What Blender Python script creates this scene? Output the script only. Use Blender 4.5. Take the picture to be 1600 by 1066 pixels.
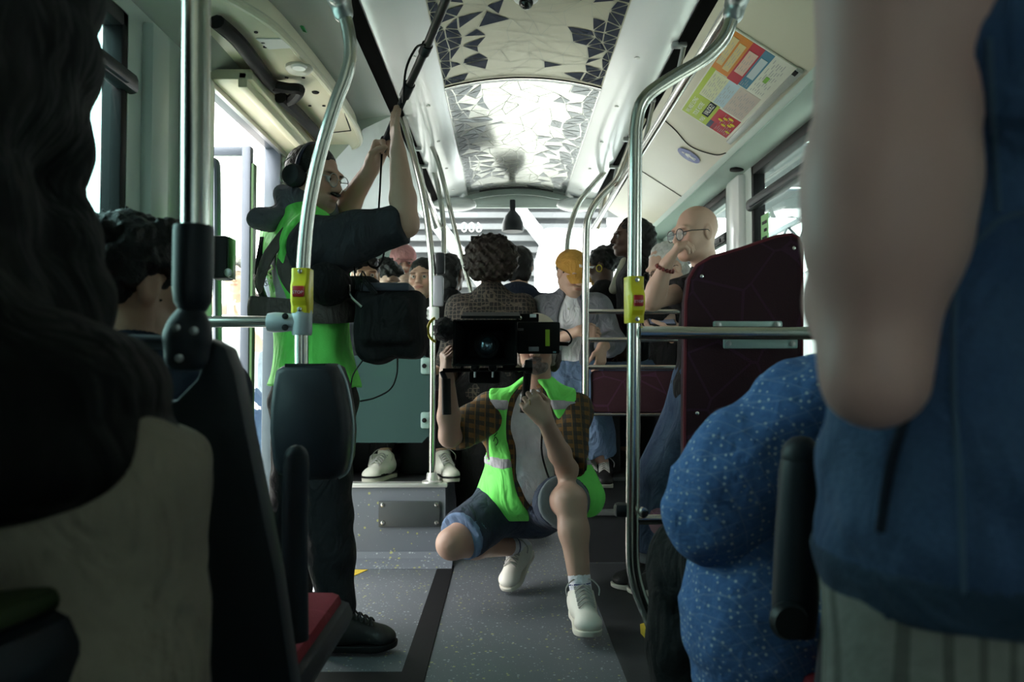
import bpy, bmesh, math, random
import numpy as np
from mathutils import Vector, Matrix
random.seed(7); np.random.seed(7)
for o in list(bpy.data.objects): bpy.data.objects.remove(o)
SC = bpy.context.scene; COL = SC.collection
PI = math.pi
# ---------------------------------------------------------------- camera
FPX = 1244.0; CZ = 0.97
cam_d = bpy.data.cameras.new('camera'); cam = bpy.data.objects.new('camera', cam_d); COL.objects.link(cam)
cam_d.sensor_width = 36.0; cam_d.lens = 36.0*FPX/1600.0
YAW = math.atan(10/FPX); PITCH = math.atan(42/FPX)
cam.location = (0, 0, CZ); cam.rotation_euler = (PI/2+PITCH, 0, -YAW)
cam_d.clip_start = 0.02
cam_d.dof.use_dof = True; cam_d.dof.focus_distance = 3.0; cam_d.dof.aperture_fstop = 4.5
SC.camera = cam
CR = cam.rotation_euler.to_matrix()
def P(px, py, d):
    v = CR @ Vector(((px-800)/FPX, (533-py)/FPX, -1.0))
    return Vector((0, 0, CZ)) + v*(d/v.y)
def PXX(px, py, X):
    v = CR @ Vector(((px-800)/FPX, (533-py)/FPX, -1.0)); return Vector((0, 0, CZ)) + v*(X/v.x)
def PZ(px, py, Z):
    v = CR @ Vector(((px-800)/FPX, (533-py)/FPX, -1.0)); return Vector((0, 0, CZ)) + v*((Z-CZ)/v.z)
# ---------------------------------------------------------------- world / exposure
W = bpy.data.worlds.new('overcast_sky'); SC.world = W; W.use_nodes = True
wn = W.node_tree; wbg = wn.nodes['Background']
wtc = wn.nodes.new('ShaderNodeTexCoord'); wsp = wn.nodes.new('ShaderNodeSeparateXYZ'); wr_ = wn.nodes.new('ShaderNodeValToRGB')
wn.links.new(wtc.outputs['Generated'], wsp.inputs[0]); wn.links.new(wsp.outputs['Z'], wr_.inputs[0]); wn.links.new(wr_.outputs[0], wbg.inputs[0])
wr_.color_ramp.elements[0].position = 0.0; wr_.color_ramp.elements[0].color = (1.0, 0.97, 0.92, 1)
wr_.color_ramp.elements[1].position = 0.8; wr_.color_ramp.elements[1].color = (0.98, 0.98, 0.98, 1)
wbg.inputs[1].default_value = 8.5
sun_d = bpy.data.lights.new('sun', 'SUN'); sun_d.energy = 26.0; sun_d.angle = math.radians(1.5); sun_d.color = (1., .95, .86)
sun = bpy.data.objects.new('sun', sun_d); COL.objects.link(sun); sun.rotation_euler = Vector((-.19, .02, .98)).to_track_quat('Z', 'Y').to_euler()
SC.view_settings.view_transform = 'Standard'; SC.view_settings.look = 'None'
SC.view_settings.exposure = 0.2; SC.view_settings.gamma = 1.0; SC.view_settings.use_curve_mapping = False
# ---------------------------------------------------------------- materials
MATS = {}
def newmat(name):
    m = bpy.data.materials.new(name); m.use_nodes = True; nt = m.node_tree
    return m, nt, nt.nodes['Principled BSDF']
def nd(nt, t, **kw):
    n = nt.nodes.new('ShaderNode'+t)
    for k, v in kw.items():
        if k.startswith('i_'):
            key = k[2:]; key = int(key) if key.isdigit() else key.replace('_', ' ')
            n.inputs[key].default_value = v
        else: setattr(n, k, v)
    return n
def lk(nt, a, b): nt.links.new(a, b)
def rgba(c): return (c[0], c[1], c[2], 1)
def mixc(nt, fac, a, b, blend='MIX'):
    n = nt.nodes.new('ShaderNodeMix'); n.data_type = 'RGBA'; n.blend_type = blend
    for s, v in ((n.inputs[0], fac), (n.inputs[6], a), (n.inputs[7], b)):
        if isinstance(v, (int, float)): s.default_value = v
        elif isinstance(v, (tuple, list)): s.default_value = rgba(v)
        else: lk(nt, v, s)
    return n.outputs[2]
def mth(nt, op, a, b=None, c=None):
    n = nt.nodes.new('ShaderNodeMath'); n.operation = op
    for i, v in enumerate((a, b, c)):
        if v is None: continue
        if isinstance(v, (int, float)): n.inputs[i].default_value = v
        else: lk(nt, v, n.inputs[i])
    return n.outputs[0]
def coords(nt, scale=(1, 1, 1), rot=(0, 0, 0)):
    tc = nd(nt, 'TexCoord'); mp = nd(nt, 'Mapping'); mp.inputs['Scale'].default_value = scale; mp.inputs['Rotation'].default_value = rot
    lk(nt, tc.outputs['Object'], mp.inputs[0]); return mp.outputs[0]
def addbump(nt, b, h, strength, dist=0.01):
    bp = nd(nt, 'Bump'); bp.inputs['Strength'].default_value = strength; bp.inputs['Distance'].default_value = dist
    lk(nt, h, bp.inputs['Height']); lk(nt, bp.outputs[0], b.inputs['Normal'])
def M(name, col, rough=.5, metal=0., var=.12, vs=9., bump=0., bs=120., spec=.5, attr=False, emit=None, coat=0., fold=0., fs=13.):
    if name in MATS: return MATS[name]
    m, nt, b = newmat(name)
    n = nd(nt, 'TexNoise'); n.inputs['Scale'].default_value = vs; n.inputs['Detail'].default_value = 4; lk(nt, coords(nt), n.inputs['Vector'])
    lo = tuple(c*(1-var) for c in col); hi = tuple(min(1, c*(1+var)) for c in col)
    c = mixc(nt, n.outputs[0], lo, hi)
    if attr:
        a = nd(nt, 'Attribute'); a.attribute_name = 'Col'
        c = mixc(nt, 1.0, c, a.outputs['Color'], 'MULTIPLY')
    lk(nt, c, b.inputs['Base Color']); b.inputs['Roughness'].default_value = rough; b.inputs['Metallic'].default_value = metal
    b.inputs['Specular IOR Level'].default_value = spec
    if coat: b.inputs['Coat Weight'].default_value = coat; b.inputs['Coat Roughness'].default_value = .15
    if emit: b.inputs['Emission Color'].default_value = rgba(col); b.inputs['Emission Strength'].default_value = emit
    if bump:
        n2 = nd(nt, 'TexNoise'); n2.inputs['Scale'].default_value = bs; n2.inputs['Detail'].default_value = 3; lk(nt, coords(nt), n2.inputs['Vector'])
        addbump(nt, b, n2.outputs[0], bump)
    if fold: foldbump(nt, b, fold, fs)
    MATS[name] = m; return m
def foldbump(nt, b, st, fs):
    w = nd(nt, 'TexNoise'); w.inputs['Scale'].default_value = fs; w.inputs['Detail'].default_value = 2.; w.inputs['Distortion'].default_value = 1.6; lk(nt, coords(nt, (1, 1, .55), (.3, .25, .2)), w.inputs['Vector'])
    old = b.inputs['Normal'].links[0].from_socket if b.inputs['Normal'].links else None
    bp = nd(nt, 'Bump'); bp.inputs['Strength'].default_value = st; bp.inputs['Distance'].default_value = .05; lk(nt, w.outputs[0], bp.inputs['Height'])
    if old is not None: lk(nt, old, bp.inputs['Normal'])
    lk(nt, bp.outputs[0], b.inputs['Normal'])
def Mstripe(name, base, stripes, rough=.85, bump=.25):
    """woven check: list of (axis vector, frequency, duty, colour, mix)"""
    m, nt, b = newmat(name)
    co = coords(nt); cur = base
    for ax, fr, duty, colr, mx in stripes:
        dp = nd(nt, 'VectorMath', operation='DOT_PRODUCT'); lk(nt, co, dp.inputs[0]); dp.inputs[1].default_value = ax
        f = mth(nt, 'FRACT', mth(nt, 'MULTIPLY', dp.outputs['Value'], fr))
        cur = mixc(nt, mth(nt, 'MULTIPLY', mth(nt, 'LESS_THAN', f, duty), mx), cur, colr)
    n = nd(nt, 'TexNoise'); n.inputs['Scale'].default_value = 60; lk(nt, co, n.inputs['Vector'])
    cur = mixc(nt, mth(nt, 'MULTIPLY', n.outputs[0], .35), cur, (0.01, 0.01, 0.01))
    lk(nt, cur, b.inputs['Base Color']); b.inputs['Roughness'].default_value = rough
    addbump(nt, b, n.outputs[0], bump); MATS[name] = m; return m
def Mglass(name, tint, refl=.8, rough=0.0, op=0.0, opc=(.5, .6, .6)):
    m, nt, b = newmat(name); nt.nodes.remove(b); out = nt.nodes['Material Output']
    t = nd(nt, 'BsdfTransparent'); t.inputs[0].default_value = rgba(tint)
    g = nd(nt, 'BsdfGlossy'); g.inputs['Roughness'].default_value = rough; g.inputs[0].default_value = (1, 1, 1, 1)
    gm = nd(nt, 'NewGeometry'); fr = nd(nt, 'Fresnel'); lk(nt, mth(nt, 'MULTIPLY_ADD', gm.outputs['Backfacing'], 1/1.45-1.45, 1.45), fr.inputs[0])
    n = nd(nt, 'TexNoise'); n.inputs['Scale'].default_value = 40.; lk(nt, coords(nt), n.inputs['Vector'])
    fac = mth(nt, 'MULTIPLY', fr.outputs[0], mth(nt, 'MULTIPLY_ADD', n.outputs[0], .04, refl))
    ms = nd(nt, 'MixShader'); lk(nt, fac, ms.inputs[0]); lk(nt, t.outputs[0], ms.inputs[1]); lk(nt, g.outputs[0], ms.inputs[2])
    res = ms
    if op:
        df = nd(nt, 'BsdfDiffuse'); df.inputs[0].default_value = rgba(opc)
        m2 = nd(nt, 'MixShader'); m2.inputs[0].default_value = op; lk(nt, ms.outputs[0], m2.inputs[1]); lk(nt, df.outputs[0], m2.inputs[2]); res = m2
    lk(nt, res.outputs[0], out.inputs[0]); MATS[name] = m; return m
# ---------------------------------------------------------------- objects
def mkobj(name, me, mat, parent=None, smooth=True):
    if mat is not None: me.materials.append(mat if not isinstance(mat, str) else MATS[mat])
    o = bpy.data.objects.new(name, me); COL.objects.link(o)
    if smooth and len(me.polygons): me.polygons.foreach_set('use_smooth', np.ones(len(me.polygons), dtype=bool))
    if parent is not None: o.parent = parent
    return o
def tag(o, label=None, cat=None, group=None, kind=None):
    for k, v in (('label', label), ('category', cat), ('group', group), ('kind', kind)):
        if v: o[k] = v
    return o
def thing(name, label, cat, loc=(0, 0, 0), group=None, rotz=0):
    o = bpy.data.objects.new(name, None); COL.objects.link(o); o.location = loc; o.rotation_euler.z = rotz
    o.empty_display_size = .05
    return tag(o, label, cat, group)
class B:
    """collects shapes in world coordinates; build() links them as one mesh, local to the parent's location"""
    def __init__(s): s.v = []; s.f = []
    def add(s, vs, fs):
        k = len(s.v); s.v += [tuple(v) for v in vs]; s.f += [tuple(i+k for i in f) for f in fs]; return s
    def box(s, lo, hi, rot=None, c=None):
        (x0, y0, z0), (x1, y1, z1) = lo, hi
        vs = [Vector(p) for p in ((x0,y0,z0),(x1,y0,z0),(x1,y1,z0),(x0,y1,z0),(x0,y0,z1),(x1,y0,z1),(x1,y1,z1),(x0,y1,z1))]
        if rot is not None:
            c = Vector(c) if c is not None else sum(vs, Vector())/8
            vs = [rot @ (v-c) + c for v in vs]
        return s.add(vs, [(0,3,2,1),(4,5,6,7),(0,1,5,4),(1,2,6,5),(2,3,7,6),(3,0,4,7)])
    def rbox(s, c, size, r=.01, R=None, seg=2):
        bm = bmesh.new(); bmesh.ops.create_cube(bm, size=1)
        for v in bm.verts: v.co = Vector((v.co.x*size[0], v.co.y*size[1], v.co.z*size[2]))
        r = min(r, min(size)*.48)
        bmesh.ops.bevel(bm, geom=list(bm.edges), offset=r, segments=seg, profile=.5, affect='EDGES')
        bm.verts.index_update(); c = Vector(c); R = R or Matrix.Identity(3)
        s.add([R @ v.co + c for v in bm.verts], [[v.index for v in f.verts] for f in bm.faces]); bm.free(); return s
    def tube(s, pts, r, n=12, closed=False, caps=True, ell=None):
        pts = [Vector(p) for p in pts]; N = len(pts); rs = r if isinstance(r, (list, tuple)) else [r]*N
        def tang(i):
            if closed: return (pts[(i+1) % N]-pts[i-1]).normalized()
            return (pts[min(i+1, N-1)]-pts[max(i-1, 0)]).normalized()
        t = tang(0); u = t.orthogonal().normalized() if ell is None else (Vector(ell[1])-t*t.dot(Vector(ell[1]))).normalized()
        vs = []; fs = []
        for i in range(N):
            t2 = tang(i); q = t.rotation_difference(t2); u = (q @ u); u = (u-t2*u.dot(t2)).normalized(); w = t2.cross(u); t = t2
            for k in range(n):
                a = 2*PI*k/n; e = ell[0] if ell else 1
                vs.append(pts[i]+(u*math.cos(a)*e+w*math.sin(a))*rs[i])
        for i in range(N if closed else N-1):
            j = (i+1) % N
            for k in range(n): fs.append((i*n+k, i*n+(k+1) % n, j*n+(k+1) % n, j*n+k))
        if not closed and caps: fs.append(tuple(range(n-1, -1, -1))); fs.append(tuple((N-1)*n+k for k in range(n)))
        return s.add(vs, fs)
    def lathe(s, prof, c=(0, 0, 0), n=24, R=None):
        R = R or Matrix.Identity(3); c = Vector(c); vs = []; fs = []
        for r, z in prof:
            for k in range(n):
                a = 2*PI*k/n; vs.append(R @ Vector((r*math.cos(a), r*math.sin(a), z)) + c)
        m = len(prof)
        for i in range(m-1):
            for k in range(n): fs.append((i*n+k, i*n+(k+1) % n, (i+1)*n+(k+1) % n, (i+1)*n+k))
        fs.append(tuple(range(n-1, -1, -1))); fs.append(tuple((m-1)*n+k for k in range(n)))
        return s.add(vs, fs)
    def prism(s, poly, fn0, fn1):
        """poly of 2D points, fn0/fn1 map (a,b) to the two sides"""
        n = len(poly); vs = [fn0(*p) for p in poly]+[fn1(*p) for p in poly]
        fs = [tuple(range(n-1, -1, -1)), tuple(range(n, 2*n))]+[(i, (i+1) % n, n+(i+1) % n, n+i) for i in range(n)]
        return s.add(vs, fs)
    def strip(s, rows):
        n = len(rows[0]); vs = [p for r in rows for p in r]
        fs = [(i*n+k, i*n+k+1, (i+1)*n+k+1, (i+1)*n+k) for i in range(len(rows)-1) for k in range(n-1)]
        return s.add(vs, fs)
    def ball(s, c, r, n=12, R=None):
        m = max(6, n//2); prof = [(max(1e-5, math.sin(PI*i/m)), -math.cos(PI*i/m)) for i in range(m+1)]
        r = (r, r, r) if isinstance(r, (int, float)) else r; R = R or Matrix.Identity(3); c = Vector(c)
        k = len(s.v); s.lathe(prof, (0, 0, 0), n)
        for i in range(k, len(s.v)):
            v = s.v[i]; s.v[i] = tuple(R @ Vector((v[0]*r[0], v[1]*r[1], v[2]*r[2])) + c)
        return s
    def build(s, name, mat, parent=None, smooth=True, bevel=0., sharp=35, origin=None, solid=0.):
        base = parent_loc(parent) if parent is not None else Vector(origin) if origin is not None else None
        if base is None:
            a = np.array(s.v); lo = a.min(0); hi = a.max(0); base = Vector(((lo[0]+hi[0])/2, (lo[1]+hi[1])/2, lo[2]))
        me = bpy.data.meshes.new(name); me.from_pydata([tuple(Vector(v)-base) for v in s.v], [], s.f)
        bm = bmesh.new(); bm.from_mesh(me); bmesh.ops.recalc_face_normals(bm, faces=bm.faces)
        if bevel:
            es = [e for e in bm.edges if len(e.link_faces) == 2 and e.calc_face_angle(0) > .6]
            bmesh.ops.bevel(bm, geom=es, offset=bevel, segments=2, profile=.5, affect='EDGES', clamp_overlap=True)
        bm.to_mesh(me); bm.free()
        o = mkobj(name, me, mat, parent, smooth)
        if smooth: me.set_sharp_from_angle(angle=math.radians(sharp))
        if parent is None: o.location = base
        return o
def parent_loc(p):
    l = Vector((0, 0, 0))
    while p is not None: l += p.location; p = p.parent
    return l
def curve(pts, n=6):
    """Catmull-Rom through the points"""
    pts = [Vector(p) for p in pts]; out = []
    for i in range(len(pts)-1):
        p0 = pts[max(i-1, 0)]; p1 = pts[i]; p2 = pts[i+1]; p3 = pts[min(i+2, len(pts)-1)]
        for k in range(n):
            t = k/n
            out.append(.5*((2*p1)+(p2-p0)*t+(2*p0-5*p1+4*p2-p3)*t*t+(3*p1-p0-3*p2+p3)*t**3))
    return out+[pts[-1]]
def fillet(pts, r=.1, n=6):
    """polyline with rounded corners"""
    pts = [Vector(p) for p in pts]; out = [pts[0]]
    for i in range(1, len(pts)-1):
        a = pts[i]+(pts[i-1]-pts[i]).normalized()*min(r, (pts[i-1]-pts[i]).length*.49); b = pts[i]+(pts[i+1]-pts[i]).normalized()*min(r, (pts[i+1]-pts[i]).length*.49)
        for k in range(n+1):
            t = k/n; out.append(a*(1-t)**2+pts[i]*2*t*(1-t)+b*t*t)
    return out+[pts[-1]]
def text(name, s, size, c, R, mat, parent=None, ext=.0008, shear=0., align='CENTER', sx=1.):
    cu = bpy.data.curves.new(name, 'FONT'); cu.body = s; cu.size = size; cu.extrude = ext; cu.align_x = align; cu.align_y = 'CENTER'; cu.shear = shear
    cu.resolution_u = 2
    t = bpy.data.objects.new(name, cu); COL.objects.link(t)
    dg = bpy.context.evaluated_depsgraph_get(); me = bpy.data.meshes.new_from_object(t.evaluated_get(dg)); bpy.data.objects.remove(t)
    base = parent_loc(parent) if parent is not None else Vector(c); R = R.to_3x3()
    for v in me.vertices: v.co = R @ Vector((v.co.x*sx, v.co.y, v.co.z)) + Vector(c) - base
    me.materials.clear(); o = mkobj(name, me, mat, parent, False)
    if parent is None: o.location = base
    return o
def frame(x, y):
    """matrix with columns x, y, x cross y"""
    x = Vector(x).normalized(); y = Vector(y); y = (y-x*x.dot(y)).normalized(); z = x.cross(y)
    return Matrix((x, y, z)).transposed()
# ---------------------------------------------------------------- bodies: implicit shapes meshed as ONE continuous surface
def V(*a): return np.array(a if len(a) > 1 else a[0], dtype=np.float64)
def nrm(v): v = V(v); return v/(np.linalg.norm(v)+1e-12)
class Cap:      # tapered capsule, optionally flattened along nrm by fl
    def __init__(s, a, b, ra, rb=None, k=.02, fl=1., n=None, sub=False):
        s.a = V(a); s.b = V(b); s.ra = ra; s.rb = ra if rb is None else rb; s.k = k; s.fl = fl; s.n = None if n is None else nrm(n); s.sub = sub
    def box(s, g=0):
        r = max(s.ra, s.rb)*max(1, s.fl)+g; return np.minimum(s.a, s.b)-r, np.maximum(s.a, s.b)+r
    def ev(s, x, y, z, g=0):
        ba = s.b-s.a; L = ba@ba+1e-12; px = x-s.a[0]; py = y-s.a[1]; pz = z-s.a[2]
        h = np.clip((px*ba[0]+py*ba[1]+pz*ba[2])/L, 0, 1)
        ox = px-h*ba[0]; oy = py-h*ba[1]; oz = pz-h*ba[2]; q = ox*ox+oy*oy+oz*oz
        if s.n is not None:
            on = ox*s.n[0]+oy*s.n[1]+oz*s.n[2]; q = q-on*on+(on/s.fl)**2
        return np.sqrt(np.maximum(q, 1e-14))-(s.ra+(s.rb-s.ra)*h)-g
    def grow(s, g): return Cap(s.a, s.b, s.ra+g, s.rb+g, s.k, s.fl, s.n, s.sub)
class Ell:      # ellipsoid; R columns are its axes
    def __init__(s, c, r, R=None, k=.02, sub=False): s.c = V(c); s.r = V(r); s.R = np.eye(3) if R is None else R; s.k = k; s.sub = sub
    def box(s, g=0): e = np.abs(s.R)@(s.r+g); return s.c-e, s.c+e
    def ev(s, x, y, z, g=0):
        px = x-s.c[0]; py = y-s.c[1]; pz = z-s.c[2]; R = s.R; r = s.r+g
        a = px*R[0,0]+py*R[1,0]+pz*R[2,0]; b = px*R[0,1]+py*R[1,1]+pz*R[2,1]; c = px*R[0,2]+py*R[1,2]+pz*R[2,2]
        k0 = np.sqrt((a/r[0])**2+(b/r[1])**2+(c/r[2])**2); k1 = np.sqrt((a/r[0]**2)**2+(b/r[1]**2)**2+(c/r[2]**2)**2)+1e-9
        return k0*(k0-1)/k1
    def grow(s, g): return Ell(s.c, s.r+g, s.R, s.k, s.sub)
class RB:       # rounded box
    def __init__(s, c, h, R=None, rd=.01, k=.01, sub=False): s.c = V(c); s.h = V(h); s.R = np.eye(3) if R is None else R; s.rd = rd; s.k = k; s.sub = sub
    def box(s, g=0): e = np.abs(s.R)@(s.h+g); return s.c-e, s.c+e
    def ev(s, x, y, z, g=0):
        px = x-s.c[0]; py = y-s.c[1]; pz = z-s.c[2]; R = s.R; q = []
        for i in range(3): q.append(np.abs(px*R[0,i]+py*R[1,i]+pz*R[2,i])-(s.h[i]+g-s.rd))
        o = np.sqrt(np.maximum(q[0],0)**2+np.maximum(q[1],0)**2+np.maximum(q[2],0)**2)
        return o+np.minimum(np.maximum(q[0], np.maximum(q[1], q[2])), 0)-s.rd
    def grow(s, g): return RB(s.c, s.h+g, s.R, s.rd+g, s.k, s.sub)
class Half:     # keeps the side where (p-c).n <= 0, inside an optional sphere around c
    def __init__(s, c, n, rad=None, k=.004): s.c = V(c); s.n = nrm(n); s.rad = rad; s.k = k
def smin(a, b, k):
    h = np.maximum(k-np.abs(a-b), 0)/k; return np.minimum(a, b)-h*h*k*.25
def smax(a, b, k): return -smin(-a, -b, k)
def axis(lo, hi, h, fine, hf):
    pts = [lo]; x = lo; fine = sorted(fine)
    while x < hi:
        st = h
        for a, b in fine:
            if a <= x < b: st = hf; break
            if x < a: st = min(st, max(hf, a-x+1e-6) if a-x < h else h)
        x += st; pts.append(x)
    return np.array(pts)
def fsin(x, y, z, f, ph=0.):
    a = f*x+ph; b = f*y+2.1*ph; c = f*z+.7*ph
    return (np.sin(a+1.7*np.sin(.83*b+.4))*np.sin(1.13*b+1.5*np.sin(.91*c+1.1))+np.sin(.97*c+1.3*np.sin(1.07*a+2.)))*.5
def sdf_mesh(name, prims, h=.01, fine=(), hf=.004, grow=0., disp=None, cut=(), paint=None, base=(0, 0, 0)):
    prims = [p.grow(grow) if (grow and not isinstance(p, Half)) else p for p in prims]
    sol = [p for p in prims if not isinstance(p, Half) and not p.sub]
    lo = np.min([p.box()[0] for p in sol], 0)-.02; hi = np.max([p.box()[1] for p in sol], 0)+.02
    ax = [axis(lo[i], hi[i], h, [(f[0][i], f[1][i]) for f in fine], hf) for i in range(3)]
    D = np.full([len(a) for a in ax], .5, dtype=np.float32)
    X = ax[0][:, None, None]; Y = ax[1][None, :, None]; Z = ax[2][None, None, :]
    def sub(lo, hi): return tuple(slice(max(0, np.searchsorted(ax[i], lo[i])-1), np.searchsorted(ax[i], hi[i])+1) for i in range(3))
    for p in list(prims)+list(cut):
        if isinstance(p, Half):
            sl = sub(p.c-p.rad, p.c+p.rad) if p.rad else (slice(None),)*3
            x, y, z = X[sl[0]], Y[:, sl[1]], Z[:, :, sl[2]]
            if D[sl].size == 0: continue
            d = ((x-p.c[0])*p.n[0]+(y-p.c[1])*p.n[1]+(z-p.c[2])*p.n[2])
            if p.rad: d = np.where((x-p.c[0])**2+(y-p.c[1])**2+(z-p.c[2])**2 < p.rad**2, d, -1.)
            D[sl] = np.where(d > -.5, smax(D[sl], d, p.k), D[sl]); continue
        b = p.box(); g = p.k+2.2*h; sl = sub(b[0]-g, b[1]+g); x, y, z = X[sl[0]], Y[:, sl[1]], Z[:, :, sl[2]]
        if D[sl].size == 0: continue
        d = p.ev(x, y, z).astype(np.float32)
        D[sl] = smax(D[sl], -d, p.k) if p.sub else smin(D[sl], d, p.k)
    if disp is not None:
        I = np.nonzero(np.abs(D) < .05); D[I] += disp(ax[0][I[0]], ax[1][I[1]], ax[2][I[2]])
    ins = D < 0
    n = [len(a)-1 for a in ax]
    acc = np.zeros(n, dtype=np.int8)
    for i in (0, 1):
        for j in (0, 1):
            for k in (0, 1): acc += ins[i:n[0]+i, j:n[1]+j, k:n[2]+k]
    I = np.nonzero((acc > 0) & (acc < 8)); N = len(I[0])
    idx = np.full(n, -1, dtype=np.int32); idx[I] = np.arange(N)
    pos = np.zeros((N, 3)); cnt = np.zeros(N)
    cs = [(i, j, k) for i in (0, 1) for j in (0, 1) for k in (0, 1)]
    dv = {c: D[I[0]+c[0], I[1]+c[1], I[2]+c[2]] for c in cs}
    for c in cs:
        for a in range(3):
            if c[a]: continue
            e = list(c); e[a] = 1; e = tuple(e); d0 = dv[c]; d1 = dv[e]; m = (d0 < 0) != (d1 < 0)
            t = np.where(m, d0/np.where(d0 == d1, 1, d0-d1), 0)
            for b_ in range(3):
                A0 = ax[b_][I[b_]+c[b_]]; A1 = ax[b_][I[b_]+e[b_]]; pos[:, b_] += np.where(m, A0+(A1-A0)*t, 0)
            cnt += m
    pos /= np.maximum(cnt, 1)[:, None]
    quads = []
    for a in range(3):
        b_, c_ = (a+1) % 3, (a+2) % 3
        s0 = [slice(None)]*3; s1 = [slice(None)]*3
        s0[a] = slice(0, -1); s1[a] = slice(1, None)
        ch = ins[tuple(s0)] != ins[tuple(s1)]
        # interior edges only
        J = np.nonzero(ch); J = [j for j in J]
        ok = (J[b_] > 0) & (J[c_] > 0) & (J[b_] < n[b_]) & (J[c_] < n[c_]); J = [j[ok] for j in J]
        def cell(db, dc):
            q = [j.copy() for j in J]; q[b_] = q[b_]-db; q[c_] = q[c_]-dc; return idx[q[0], q[1], q[2]]
        q = np.stack([cell(1, 1), cell(0, 1), cell(0, 0), cell(1, 0)], 1)
        fl = ~ins[J[0], J[1], J[2]]; q[fl] = q[fl][:, ::-1]; quads.append(q)
    q = np.concatenate(quads)
    me = bpy.data.meshes.new(name); me.vertices.add(N); me.loops.add(4*len(q)); me.polygons.add(len(q))
    me.vertices.foreach_set('co', (pos-V(base)).astype(np.float32).ravel()); me.loops.foreach_set('vertex_index', q.astype(np.int32).ravel())
    me.polygons.foreach_set('loop_start', np.arange(0, 4*len(q), 4, dtype=np.int32)); me.update(calc_edges=True)
    if paint is not None:
        c = np.ones((N, 4), dtype=np.float32); c[:, :3] = paint(pos); at = me.attributes.new('Col', 'FLOAT_COLOR', 'POINT'); at.data.foreach_set('color', c.ravel())
    return me
def sdf_obj(name, prims, mat, parent=None, **kw):
    base = V(parent_loc(parent)) if parent is not None else None
    if base is None:
        lo = np.min([p.box()[0] for p in prims if not isinstance(p, Half)], 0); hi = np.max([p.box()[1] for p in prims if not isinstance(p, Half)], 0)
        base = V((lo[0]+hi[0])/2, (lo[1]+hi[1])/2, lo[2])
    o = mkobj(name, sdf_mesh(name, prims, base=base, **kw), mat, parent)
    if parent is None: o.location = base
    return o
# ---------------------------------------------------------------- people
def yv(yaw, el=0.):
    a = math.radians(yaw); e = math.radians(el); return V(math.sin(a)*math.cos(e), math.cos(a)*math.cos(e), math.sin(e))
def rfu(f, roll=0., up=(0, 0, 1)):
    """columns right, forward, up"""
    f = nrm(f); r = nrm(np.cross(f, V(up))); u = np.cross(r, f); a = math.radians(roll)
    r2 = r*math.cos(a)+u*math.sin(a); u2 = u*math.cos(a)-r*math.sin(a); return np.stack([r2, f, u2], 1)
def head_prims(c, R, s=1., neck=None, nk_r=.054, nose=1., jaw=1., ears=True, eyes=True, mouth=True):
    L = lambda *a: c+R@(V(a)*s)
    E = lambda p, r, k=.02, sub=False: Ell(L(*p), V(r)*s, R, k*s, sub)
    C = lambda a, b, ra, rb, k=.02: Cap(L(*a), L(*b), ra*s, rb*s, k*s)
    pr = [E((0, -.014, .035), (.074, .094, .086)), E((0, .028, -.03), (.059*jaw, .062, .076), .04), E((0, .066, -.09), (.024*jaw, .021, .02), .035)]
    for q in (-1, 1):
        pr += [C((q*.05*jaw, -.005, -.05), (q*.022, .06, -.088), .019, .016, .03), E((q*.04, .062, -.022), (.023, .022, .022), .025), E((q*.03, .08, .024), (.026, .016, .011), .018)]
        pr.append(E((q*.031, .1, .001), (.021, .017, .013), .02, True))
    pr += [C((0, .09, .01), (0, .107*nose, -.027), .0085, .0125, .016), E((-.012, .1, -.032), (.0085, .01, .008), .008), E((.012, .1, -.032), (.0085, .01, .008), .008)]
    if mouth: pr += [E((0, .0875, -.057), (.027, .012, .0058), .012), E((0, .087, -.067), (.021, .012, .006), .012)]
    if ears:
        for q in (-1, 1): pr += [Ell(L(q*.077, -.012, -.002), V(.009, .021, .032)*s, R, .01*s), Ell(L(q*.087, -.007, .0), V(.006, .011, .018)*s, R, .006*s, True)]
    if eyes:
        for q in (-1, 1): pr.append(E((q*.031, .094, .001), (.0138, .02, .0036), .003, True))
    if neck is not None: pr.append(Cap(L(0, -.02, -.045), neck, nk_r*s, nk_r*1.06*s, .03))
    return pr
def head_paint(c, R, s=1., lips=(.78, .5, .48), brow=(.22, .18, .16), beard=None, extra=()):
    rules = [((0, .096, -.0615), (.0245, .02, .0085), lips, .5)]
    for q in (-1, 1):
        if brow: rules.append(((q*.033, .092, .022), (.021, .03, .0045), brow, .6))
        rules.append(((q*.031, .1, .0055), (.015, .03, .0025), (.3, .25, .22), .6)); rules.append(((q*.04, .085, -.03), (.022, .03, .02), (1.0, .86, .84), 1.))
        rules.append(((q*.03, .1, -.004), (.02, .03, .012), (.82, .76, .74), 1.))
    if beard: rules += beard
    rules += list(extra)
    def f(pos):
        q = (pos-c)@R/s; col = np.ones((len(pos), 3))
        for ce, r, cl, so in rules:
            d = np.sqrt((((q-V(ce))/V(r))**2).sum(1)); w = np.clip((1+so*.5-d)/max(so, .05), 0, 1)[:, None]; col = col*(1-w)+V(cl)*w
        return col
    return f
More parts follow.
